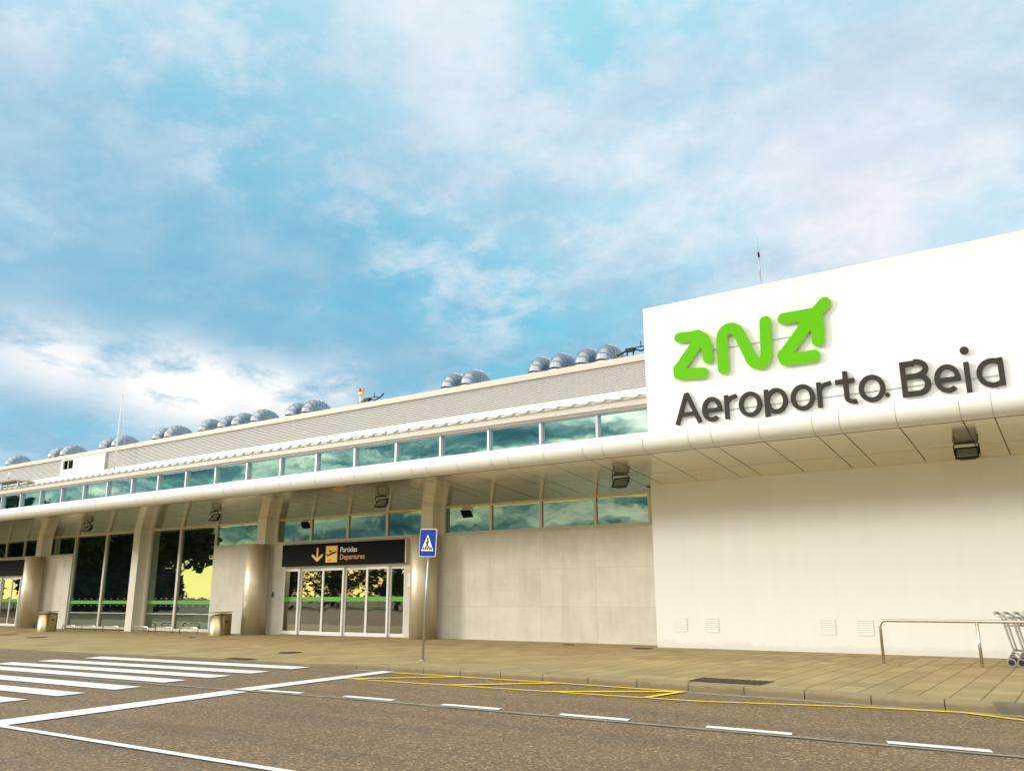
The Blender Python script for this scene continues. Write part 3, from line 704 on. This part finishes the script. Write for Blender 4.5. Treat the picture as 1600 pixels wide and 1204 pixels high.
ax, at = sp_(220, 180); ab = sp_(215, 430)[1]; ax = (ax+sp_(213, 430)[0])/2; ab, at = 2.97, 3.46
glyph('arrow', MAT['sign_yel'], DS, [cap((ax, at), (ax, ab+.05), .045), cap((ax, ab+.02), (ax-.27, ab+.22), .05), cap((ax, ab+.02), (ax+.27, ab+.22), .05)], (ax-.5, ax+.5, 2.8, 3.7), SY, .010, .01)
text('lettering', 'Partidas', MAT['sign_wht'], DS, sp_(688, 265)[0], 3.28, SY-.005, .29, .008)
text('lettering', 'Departures', MAT['sign_or'], DS, sp_(680, 405)[0], 3.00, SY-.005, .29, .008)

# ------------------------------------------------------------------ small fittings on the facade
GRL = [('pale louvred vent low on the white wall, closest to the concrete wall', on_y(1064, 975, YW).x), ('pale louvred vent low on the white wall, second from the concrete wall', on_y(1113, 978, YW).x),
       ('pale louvred vent low on the white wall, second from the handrail end', on_y(1294, 982, YW).x), ('pale louvred vent low on the white wall, beside the handrail end', on_y(1353, 984, YW).x)]
for lab, gx in GRL:
    t_ = thing('wall_vent', (gx, YW, .78), lab, 'vent', 'vents low on the white wall'); z0 = .60; z1 = .93; hw = .165
    MB().box(gx-hw-.03, gx+hw+.03, YW-.015, YW-.002, z1, z1+.03).box(gx-hw-.03, gx+hw+.03, YW-.015, YW-.002, z0-.03, z0).box(gx-hw-.03, gx-hw, YW-.015, YW-.002, z0, z1).box(gx+hw, gx+hw+.03, YW-.015, YW-.002, z0, z1).build('frame', MAT['alu'], t_)
    m = MB()
    for i in range(6):
        z = z0+(z1-z0)*i/6; m.prism([(gx-hw, YW-.02, z), (gx-hw, YW-.004, z+.045), (gx-hw, YW-.003, z+.04), (gx-hw, YW-.014, z)], (2*hw, 0, 0))
    m.build('slats', MAT['alu'], t_)
    MB().box(gx-hw, gx+hw, YW-.0035, YW-.0015, z0, z1).build('backing', MAT['frame_low'], t_)
ip = on_y(427, 928, YC); t_ = MB(); t_.box(ip.x-.07, ip.x+.07, YC-.04, YC-.001, ip.z-.11, ip.z+.11)
it = thing('door_intercom', (ip.x, YC, ip.z), 'small grey push-button box on concrete left of the departures doors', 'intercom')
t_.build('case', MAT['galv'], it, .008); MB().box(ip.x-.035, ip.x+.035, YC-.048, YC-.041, ip.z-.06, ip.z+.05).build('button_plate', MAT['black'], it)
np_ = on_y(641, 905, YC)
m = MB(); m.box(np_.x-.13, np_.x+.13, YC-.008, YC-.001, np_.z-.24, np_.z+.24); tag(m.build('notice', MAT['paper']), 'white paper notice fixed on concrete right of the departures doors', 'notice')
bx = on_y(613, 972, YC+1.2); m = thing('waste_bin', (bx.x, bx.y, .06), 'small yellow round bin seen through the rightmost door pane', 'bin')
MB().cyl(bx.x, bx.y, .06, .75, .16, 20).build('body', MAT['sign_yel'], m); MB().cyl(bx.x, bx.y, .76, .86, .17, 20).build('lid', MAT['black'], m)

# floodlights under the canopy
FLAB = ['black floodlight under the canopy of the white block', 'black floodlight under the canopy beside the white block corner', 'black floodlight under the canopy above the departures doors',
        'black floodlight under the canopy by the concrete panel left of the doors', 'black floodlight under the canopy left of the tall bare pier', 'black floodlight under the canopy, leftmost of the row']
def floodlight(x, y, lab):
    z = soff_z(y); t_ = thing('floodlight', (x, y, z), lab, 'floodlight', 'floodlights under the canopy')
    T = Matrix.Translation((x, y+.05, z-.235)) @ Matrix.Rotation(R(-38), 4, 'X') @ Matrix.Scale(.86, 4)
    h = MB()
    fr = [(-.27, .0, -.19), (.27, .0, -.19), (.27, .0, .19), (-.27, .0, .19)]
    bk = [(-.17, .15, -.11), (.17, .15, -.11), (.17, .15, .11), (-.17, .15, .11)]
    a = [h.b.verts.new(T @ Vector(p)) for p in fr]; c = [h.b.verts.new(T @ Vector(p)) for p in bk]
    h.b.faces.new(c)
    for i in range(4): h.b.faces.new((a[i], a[(i+1) % 4], c[(i+1) % 4], c[i]))
    h.box(-.29, .29, -.03, .0, .17, .21, T).box(-.29, .29, -.03, .0, -.21, -.17, T).box(-.29, -.25, -.03, .0, -.17, .17, T).box(.25, .29, -.03, .0, -.17, .17, T)
    h.build('housing', MAT['black'], t_)
    MB().box(-.25, .25, -.012, -.004, -.17, .17, T).build('glass', MAT['lampglass'], t_)
    br = MB(); br.tube([T @ Vector((-.30, .05, 0)), (x-.26, y+.0, z-.05), (x-.235, y, z-.015), (x+.235, y, z-.015), (x+.26, y+.0, z-.05), T @ Vector((.30, .05, 0))], .016, 8)
    br.build('bracket', MAT['black'], t_)
for fx, lab in zip([-2.04, -11.0, -20.36, -29.6, -39.1, -48.4], FLAB): floodlight(fx, 21.8, lab)

# ------------------------------------------------------------------ roof things
DLAB = {-14.05: 'gooseneck duct nearest the white block', -14.95: 'silver gooseneck duct second from the white block', -16.1: 'silver gooseneck duct third from the white block', -17.05: 'silver gooseneck duct fourth from the white block',
        -20.4: 'right duct of the lone pair midway between beacon and white block', -21.45: 'left duct of the lone pair midway between beacon and white block', -30.0: 'right duct of the pair left of the beacon', -31.1: 'left duct of the pair left of the beacon',
        -33.7: 'rightmost duct of the roof cluster of four', -35.2: 'second duct from the right in the roof cluster of four', -36.3: 'third duct from the right in the roof cluster of four', -37.9: 'leftmost turned-away duct of the roof cluster of four',
        -40.9: 'right duct of the pair left of the cluster of four', -42.0: 'left duct of the pair left of the cluster of four', -46.0: 'right duct of the pair behind the thin mast', -47.3: 'left duct of the pair behind the thin mast',
        -51.6: 'right duct of the pair above the small dark hatch', -53.0: 'left duct of the pair above the small dark hatch', -58.4: 'far left duct cut by the photo edge'}
DZ = 9.68
def duct(x, y, lab):
    t_ = thing('roof_duct', (x, y, DZ), 'silver metal ' + lab.replace('silver ', '') if 'duct' in lab else lab, 'duct', 'gooseneck ducts along the roof edge')
    MB().cyl(x, y, DZ, DZ+.34, .335, 28).build('sleeve', MAT['ductend'], t_)
    d = MB(); rad = .56; n = 9; zc = DZ+.38; pts = [(x, y, DZ+.30), (x, y, zc)]
    # gored elbow: short straight segments with raised seams
    A = [math.pi*i/n for i in range(n+1)]
    cs = [Vector((x+(.10*(1-math.cos(a))/2), y+rad-rad*math.cos(a), zc+rad*.78*math.sin(a))) for a in A]
    for p, q in zip(cs, cs[1:]):
        dd = (q-p).normalized(); e_ = dd*.035
        d.tube([p-e_, q+e_], .318, 24, True, False)
    for p, pr, nx in zip(cs[1:-1], cs, cs[2:]):
        dd = (nx-pr).normalized(); d.tube([p-dd*.018, p+dd*.018], .336, 24, True, True)
    d.build('elbow', MAT['duct'], t_)
    MB().cyl(cs[-1].x, cs[-1].y, DZ, zc+.02, .325, 24).build('outlet', MAT['duct'], t_)
for dx, lab in DLAB.items(): duct(dx, 26.85, lab)
def arms(x, y, lab):
    t_ = thing('roof_bracket', (x, y, 9.7), lab, 'bracket', 'dark brackets on the roof edge')
    m = MB(); m.tube([(x-.20, y, 9.7), (x-.20, y, 10.19)], .03, 8); m.tube([(x+.05, y, 9.7), (x+.05, y, 10.19)], .03, 8)
    m.box(x-.24, x+.10, y-.08, y+.08, 10.17, 10.30); m.build('box_frame', MAT['black'], t_, .02)
    a = MB(); a.tube([(x+.08, y, 10.25), (x+.35, y+.05, 10.15), (x+.65, y+.1, 10.27), (x+.85, y+.1, 10.41)], .03, 8); a.tube([(x+.08, y, 10.28), (x+.4, y, 10.30), (x+.65, y, 10.23)], .022, 8)
    a.tube([(x+.36, y, 10.25), (x+.36, y, 10.45), (x+.34, y, 10.51)], .018, 8); a.tube([(x-.22, y, 10.23), (x-.45, y, 10.15), (x-.55, y-.1, 10.07)], .035, 8)
    a.build('arm', MAT['black'], t_)
arms(-12.75, 26.6, 'dark bracket with bent arms on the roof beside the white block'); arms(-26.1, 26.9, 'dark bracket with bent arms behind the red obstruction beacon')
OB = thing('obstruction_beacon', (-26.0, 26.3, 9.8), 'red and yellow twin obstruction lamps on a white post at the roof edge', 'beacon')
MB().cyl(-26.0, 26.3, 9.79, 10.30, .045, 14).build('post', MAT['alu'], OB); MB().box(-26.09, -25.82, 26.22, 26.38, 10.30, 10.44).build('bracket', MAT['sign_yel'], OB, .015)
for lx, mm, hh in ((-26.04, 'red', .17), (-25.87, 'pink', .20)): MB().tube([(lx, 26.3, 10.44), (lx, 26.3, 10.47), (lx, 26.3, 10.47+hh*.6), (lx, 26.3, 10.47+hh)], [.045, .06, .058, .02], 16).build('lamp', MAT[mm], OB)
AN = thing('whip_antenna', (-7.35, 24.6, 10.44), 'thin whip antenna standing on the white block', 'antenna')
MB().tube([(-7.3, 24.6, 10.4), (-7.3, 24.6, 11.1)], .028, 8).build('mount', MAT['frame'], AN); MB().tube([(-7.3, 24.6, 11.1), (-7.3, 24.6, 11.85)], .02, 8).build('whip', MAT['frame'], AN)
MB().tube([(-7.3, 24.6, 11.85), (-7.3, 24.6, 12.0)], .034, 8).build('coil', MAT['black'], AN); MB().tube([(-7.3, 24.6, 12.0), (-7.3, 24.6, 12.55)], .009, 6).build('tip', MAT['frame'], AN)
MS = thing('antenna_mast', (-43.4, 25.4, 8.4), 'tall thin white guyed mast rising from the ribbed roof at the left', 'antenna')
mx, my = -43.35, 25.3
MB().tube([(mx, my, 8.2), (mx, my, 12.9)], [.045, .018], 8).build('pole', MAT['alu'], MS)
MB().tube([(mx+.25, my+.5, 8.4), (mx+.02, my, 12.6)], .008, 5).tube([(mx-.35, my+.3, 8.4), (mx-.02, my, 12.6)], .008, 5).build('guy_wire', MAT['alu'], MS)
MB().tube([(mx-.3, my-.15, 8.25), (mx, my, 8.75)], .02, 6).tube([(mx+.3, my-.15, 8.25), (mx, my, 8.75)], .02, 6).build('foot', MAT['galv'], MS)
rl = on_y(12, 757, 25.2); RLP = thing('roof_light', (rl.x, 25.2, rl.z), 'short pale lamp stake on the ribbed roof near the left edge', 'lamp')
MB().tube([(rl.x, 25.2, rl.z-.1), (rl.x, 25.2, rl.z+.4)], .03, 8).build('stake', MAT['galv'], RLP); MB().tube([(rl.x, 25.2, rl.z+.4), (rl.x, 25.2, rl.z+.75)], .07, 10).build('lamp', MAT['sign_wht'], RLP)
wk = on_y(36, 765, 24.3); WK = thing('roof_walkway', (wk.x-2, 24.4, 7.95), 'dark flat walkway frame over the eave at the far left', 'walkway')
m = MB(); m.box(wk.x-9, wk.x-.8, 24.2, 25.0, 8.28, 8.34); m.prism([(wk.x-.8, 24.2, 8.28), (wk.x+.6, 24.2, 8.02), (wk.x+.6, 24.2, 8.07), (wk.x-.8, 24.2, 8.34)], (0, .8, 0)); m.build('deck', MAT['gutter'], WK)
m = MB()
for i in range(5): m.box(wk.x-8.8+i*2, wk.x-8.7+i*2, 24.3, 24.4, 7.9, 8.278)
m.build('support', MAT['frame'], WK)

# ------------------------------------------------------------------ street furniture
# crossing sign
pb = Vector((-13.16, 15.67, pave_z(-13.16, 15.67))); PS = thing('crossing_sign', pb, 'blue pedestrian crossing sign on a thin grey pole at the pavement edge', 'road sign')
MB().tube([pb-Vector((0, 0, .1)), pb+Vector((.115, .045, 3.0))], .028, 12).build('pole', MAT['galv'], PS)
MB().cyl(pb.x, pb.y, pb.z, pb.z+.03, .07, 16).build('base_collar', MAT['galv'], PS)
T = Matrix.Translation((-13.02, 15.66, 2.82)) @ Matrix.Rotation(R(2.5), 4, 'Y')
def rrect(w_, h_, r_): return [cap((-w_+r_, -h_+r_), (w_-r_, -h_+r_), r_), cap((-w_+r_, h_-r_), (w_-r_, h_-r_), r_), polyd([(-w_, -h_+r_), (w_, -h_+r_), (w_, h_-r_), (-w_, h_-r_)])]
glyph('plate', MAT['sign_wht'], PS, rrect(.255, .325, .04), (-.4, .4, -.5, .5), -.03, .02, .01, plane=T)
glyph('face', MAT['blue'], PS, rrect(.243, .313, .035), (-.4, .4, -.5, .5), -.051, .003, .01, plane=T)
glyph('triangle', MAT['sign_wht'], PS, [polyd([(-.19, -.19), (.19, -.19), (.0, .20)])], (-.3, .3, -.3, .3), -.055, .003, .006, plane=T)
wk_ = [cap((.002, .095), (.003, .095), .026), cap((0, .06), (-.005, -.02), .022), cap((0, .05), (-.045, -.01), .010), cap((0, .05), (.04, .005), .010), cap((-.005, -.02), (-.05, -.105), .014), cap((-.005, -.02), (.035, -.105), .014)] + \
      [polyd([(x-.02, -.165), (x+.02, -.165), (x*.86+.019, -.10), (x*.86-.019, -.10)]) for x in (-.13, -.068, .0, .068, .13)]
glyph('pedestrian_pictogram', MAT['black'], PS, wk_, (-.25, .25, -.25, .2), -.059, .003, .005, plane=T)

# litter bins
def bin_(x, y, lab):
    z0 = pave_z(x, y); t_ = thing('litter_bin', (x, y, z0), lab, 'litter bin', 'steel litter bins by the facade')
    n = 20; pts = [Vector((x+.36, y+.30, z0)), Vector((x-.36, y+.30, z0))]+[Vector((x-.36*math.cos(math.pi*i/n), y-.16-.22*math.sin(math.pi*i/n), z0)) for i in range(n+1)]
    m = MB(); a = [m.b.verts.new(p) for p in pts]; c = [m.b.verts.new(p+Vector((0, 0, .86 - .10*max(0, min(1, (y+.30-p.y)/.7))))) for p in pts]
    m.b.faces.new(c)
    for i in range(len(a)):
        f = m.b.faces.new((a[i], a[(i+1) % len(a)], c[(i+1) % len(a)], c[i])); f.smooth = i >= 2
    m.build('body', MAT['binsteel'], t_)
    l = MB(); l.prism([p+Vector((0, 0, .90-.05*(y+.30-p.y)))+(p-Vector((x, y, z0)))*.05 for p in pts], (0, 0, .035)); l.build('lid', MAT['binsteel'], t_)
    MB().box(x+.361, x+.375, y-.06, y+.2, z0+.03, z0+.80).build('service_door', MAT['binsteel'], t_)
    MB().box(x+.376, x+.382, y+.0, y+.12, z0+.50, z0+.57).build('slot', MAT['black'], t_)
b1 = on_z(343, 990, .07); b2 = on_z(60, 983.3, .03)
bin_(-29.95, 22.75, 'brushed steel litter bin with slanted lid beside the departures doors column'); bin_(-41.9, 21.95, 'brushed steel litter bin with slanted lid by the far left column')
# bicycle hoops
HL = ['low steel bicycle hoop in front of the concrete panel edge, leftmost of six', 'low steel bicycle hoop second from the left of six', 'low steel bicycle hoop just left of the bare pier',
      'low steel bicycle hoop just right of the bare pier', 'low steel bicycle hoop fifth from the left of six', 'low steel bicycle hoop nearest the right litter bin']
for (u0, u1, v), lab in zip([(96, 118, 984), (126, 150, 985), (159, 186, 986), (206, 232, 988), (241, 270, 989), (279, 309, 990)], HL):
    yb = 22.25; xa, xb = on_y(u0+1, v, yb).x, on_y(u1-1, v, yb).x; z0 = pave_z((xa+xb)/2, yb); t_ = thing('bicycle_hoop', ((xa+xb)/2, yb, z0), lab, 'bike rack', 'bicycle hoops in front of the glass')
    h_ = .29
    MB().tube([(xa, yb, z0-.02), (xa, yb, z0+h_-.08), (xa+.025, yb, z0+h_-.025), (xa+.08, yb, z0+h_), (xb-.08, yb, z0+h_), (xb-.025, yb, z0+h_-.025), (xb, yb, z0+h_-.08), (xb, yb, z0-.02)], .024, 10).build('hoop', MAT['inox'], t_)
    MB().cyl(xa, yb, z0, z0+.012, .05, 12).cyl(xb, yb, z0, z0+.012, .05, 12).build('foot_plate', MAT['galv'], t_)
# handrail
HR = thing('handrail', (-4, 20.1, .13), 'long polished steel handrail on thin posts in front of the white wall', 'handrail')
hx, hy, hz = -4.0, 20.13, 1.04
MB().tube([(hx, hy, .1), (hx, hy, hz-.13), (hx+.012, hy, hz-.07), (hx+.045, hy, hz-.025), (hx+.11, hy, hz), (6, hy, hz)], .031, 14).build('rail', MAT['inox'], HR)
for k in range(1, 6): MB().tube([(hx+1.87*k, hy, .1), (hx+1.87*k, hy, hz-.02)], .031, 14).build('post', MAT['inox'], HR)
for k in range(0, 6): MB().cyl(hx+1.87*k, hy, .125, .137, .055, 16).build('foot_plate', MAT['galv'], HR)
# luggage trolleys nested in a row
def trolley(x, lab):
    y0, y1, zg = 20.75, 21.50, .13; t_ = thing('luggage_trolley', (x, (y0+y1)/2, zg), lab, 'luggage trolley', 'luggage trolleys nested in a row')
    for yy in (y0, y1):
        MB().tube([(x-.12, yy, zg+1.06), (x+.0, yy, zg+.98), (x+.03, yy, zg+.86), (x+.13, yy, zg+.32), (x+.02, yy, zg+.12)], .021, 8).build('upright', MAT['galv'], t_)
        w_ = MB().disc_x((x+.07, yy-.03, zg+.085), .085, .045).build('wheel', MAT['galv'], t_)
        MB().disc_x((x+.07, yy-.03, zg+.085), .062, .052).build('hub', MAT['rubber'], w_)
    MB().tube([(x-.12, y0-.02, zg+1.06), (x-.16, y0+.06, zg+1.075), (x-.16, y1-.06, zg+1.075), (x-.12, y1+.02, zg+1.06)], .022, 10).build('handle', MAT['louvre'], t_)
    b_ = MB(); b_.tube([(x+.0, y0, zg+.95), (x+.34, y0+.06, zg+.98), (x+.34, y1-.06, zg+.98), (x+.0, y1, zg+.95)], .010, 8); b_.tube([(x+.03, y0, zg+.80), (x+.30, y0+.06, zg+.82), (x+.30, y1-.06, zg+.82), (x+.03, y1, zg+.80)], .009, 8)
    for k in range(6):
        yy = y0+.1+(y1-y0-.2)*k/5; b_.tube([(x+.03, yy, zg+.80), (x+.30, yy, zg+.82), (x+.34, yy, zg+.98)], .005, 6)
    b_.build('basket', MAT['galv'], t_)
    c_ = MB(); c_.tube([(x+.12, y0, zg+.30), (x+.95, y0+.1, zg+.16), (x+.98, y1-.1, zg+.16), (x+.12, y1, zg+.30)], .020, 8)
    c_.tube([(x+.13, y0, zg+.33), (x+.13, y1, zg+.33)], .013, 8); c_.tube([(x+.11, y0, zg+.28), (x+.22, y0+.1, zg+.10), (x+.95, (y0+y1)/2, zg+.10)], .012, 8); c_.tube([(x+.11, y1, zg+.28), (x+.22, y1-.1, zg+.10), (x+.95, (y0+y1)/2, zg+.10)], .012, 8)
    c_.build('base_frame', MAT['galv'], t_)
    fw_ = MB().disc_x((x+.93, (y0+y1)/2, zg+.06), .06, .05).build('wheel', MAT['galv'], t_)
for k, lab in enumerate(['last luggage trolley of the nested row, left end showing both rear wheels', 'second luggage trolley from the left end of the nested row', 'third luggage trolley from the left end of the nested row', 'fourth luggage trolley of the nested row, cut off by the photo edge']): trolley(-1.72+.18*k, lab)

# covers in the paving
def rect_cover(x0, x1, y0, y1, lab):
    z = max(pave_z(x0, y0), pave_z(x1, y1), pave_z(x0, y1), pave_z(x1, y0))+.004; t_ = thing('drain_cover', ((x0+x1)/2, (y0+y1)/2, z), lab, 'drain cover')
    m = MB(); m.box(x0, x1, y0, y1, z-.03, z+.004); m.build('frame', MAT['iron'], t_)
    m = MB(); n = 12
    for i in range(n): a = x0+.05+(x1-x0-.1)*i/n; m.box(a, a+(x1-x0-.1)/n*.6, y0+.05, y1-.05, z+.0045, z+.012)
    m.build('grate', MAT['rust'], t_)
rect_cover(-6.15, -4.85, 14.50, 15.22, 'large rusty brown rectangular drain cover next to the kerb')
rect_cover(-19.05, -18.15, 14.70, 15.05, 'rusty brown drain cover at the pavement edge by the zebra crossing')
def round_cover(x, y, r, lab):
    z = pave_z(x, y); t_ = thing('manhole_cover', (x, y, z), lab, 'manhole cover')
    MB().cyl(x, y, z-.02, z+.008, r, 32).build('rim', MAT['iron'], t_); MB().cyl(x, y, z+.009, z+.014, r*.88, 32).build('lid', MAT['iron'], t_)
round_cover(-19.05, 16.9, .34, 'round dark manhole cover in the paving before the departures doors')
for (x, y, r, lab) in [(-10.85, 22.55, .30, 'dark manhole cover by the corner of white and concrete walls'), (-13.6, 23.1, .2, 'small dark cover at the foot of the concrete wall'), (-35.2, 18.1, .4, 'dark manhole cover before the left litter bin'), (-39.6, 19.1, .38, 'dark manhole cover at the left photo edge by the far column'), (-29.1, 20.9, .14, 'tiny dark cover in the paving by the rightmost hoop')]:
    round_cover(x, y, r, lab)

# ------------------------------------------------------------------ trees across the road (the glass mirrors them)
def tree(x, y, h, w_, n, lab, seed):
    rnd = random.Random(seed); t_ = thing('tree', (x, y, 0), lab, 'tree', 'trees across the road mirrored in the glass')
    tr = MB(); tr.tube([(x, y, -.1), (x+.1, y, h*.3), (x-.1, y+.1, h*.6)], [.28, .2, .1], 8)
    cl = []
    for i in range(9):
        a = rnd.uniform(0, 6.28); q = rnd.uniform(.25, 1)*w_*.62; zz = h*rnd.uniform(.10 if h > 10 else .35, .92); q *= 1.15-abs(zz/h-.55)
        cl.append((Vector((x+q*math.cos(a), y+q*math.sin(a), zz)), rnd.uniform(.22, .42)*w_))
        tr.tube([(x, y, h*.3), ((x+cl[-1][0].x)/2, (y+cl[-1][0].y)/2, zz*.7), cl[-1][0]], [.12, .08, .03], 6)
    tr.build('trunk', MAT['bark'], t_); c = MB()
    for i in range(n):
        p, q = rnd.choice(cl); v = Vector((rnd.gauss(0, 1), rnd.gauss(0, 1), rnd.gauss(0, .8))).normalized()*q*rnd.uniform(.3, 1)**.6
        o_p = p+v; s_ = rnd.uniform(.18, .42)*(2.3 if h > 10 else 1); u = Vector((rnd.gauss(0, 1), rnd.gauss(0, 1), rnd.gauss(0, 1))).normalized(); vv = u.orthogonal().normalized()
        c.poly([o_p-u*s_, o_p+vv*s_*.5, o_p+u*s_, o_p-vv*s_*.5])
    c.build('crown', MAT['leaf'], t_)
k = 0
for (x, y, h, w_) in [(-96, -36, 7.2, 4), (-85, -36, 7.0, 6.5), (-90, -39, 4.2, 5), (-79, -38, 4.0, 4), (-75.5, -36, 7.8, 4.5), (-101, -38, 5, 5), (-70, -40, 5, 5), (-60, -42, 4.6, 5), (-50, -42, 5.2, 4), (-38, -46, 4.4, 4),
                    (-95, -14, 12, 9), (-106, -10, 13, 10), (-114, -20, 13, 11), (-120, -4, 13, 11), (-128, -14, 14, 12), (-136, 2, 14, 12)]:
    k += 1; big = h > 10
    tree(x, y, h, w_, 5200 if big else 1900, ('tall broad dark tree' if big else 'small leafy tree')+' number across the road'.replace(' number', '')+', mirrored dark in the '+('tall glass bays' if big else 'door panes'), k)
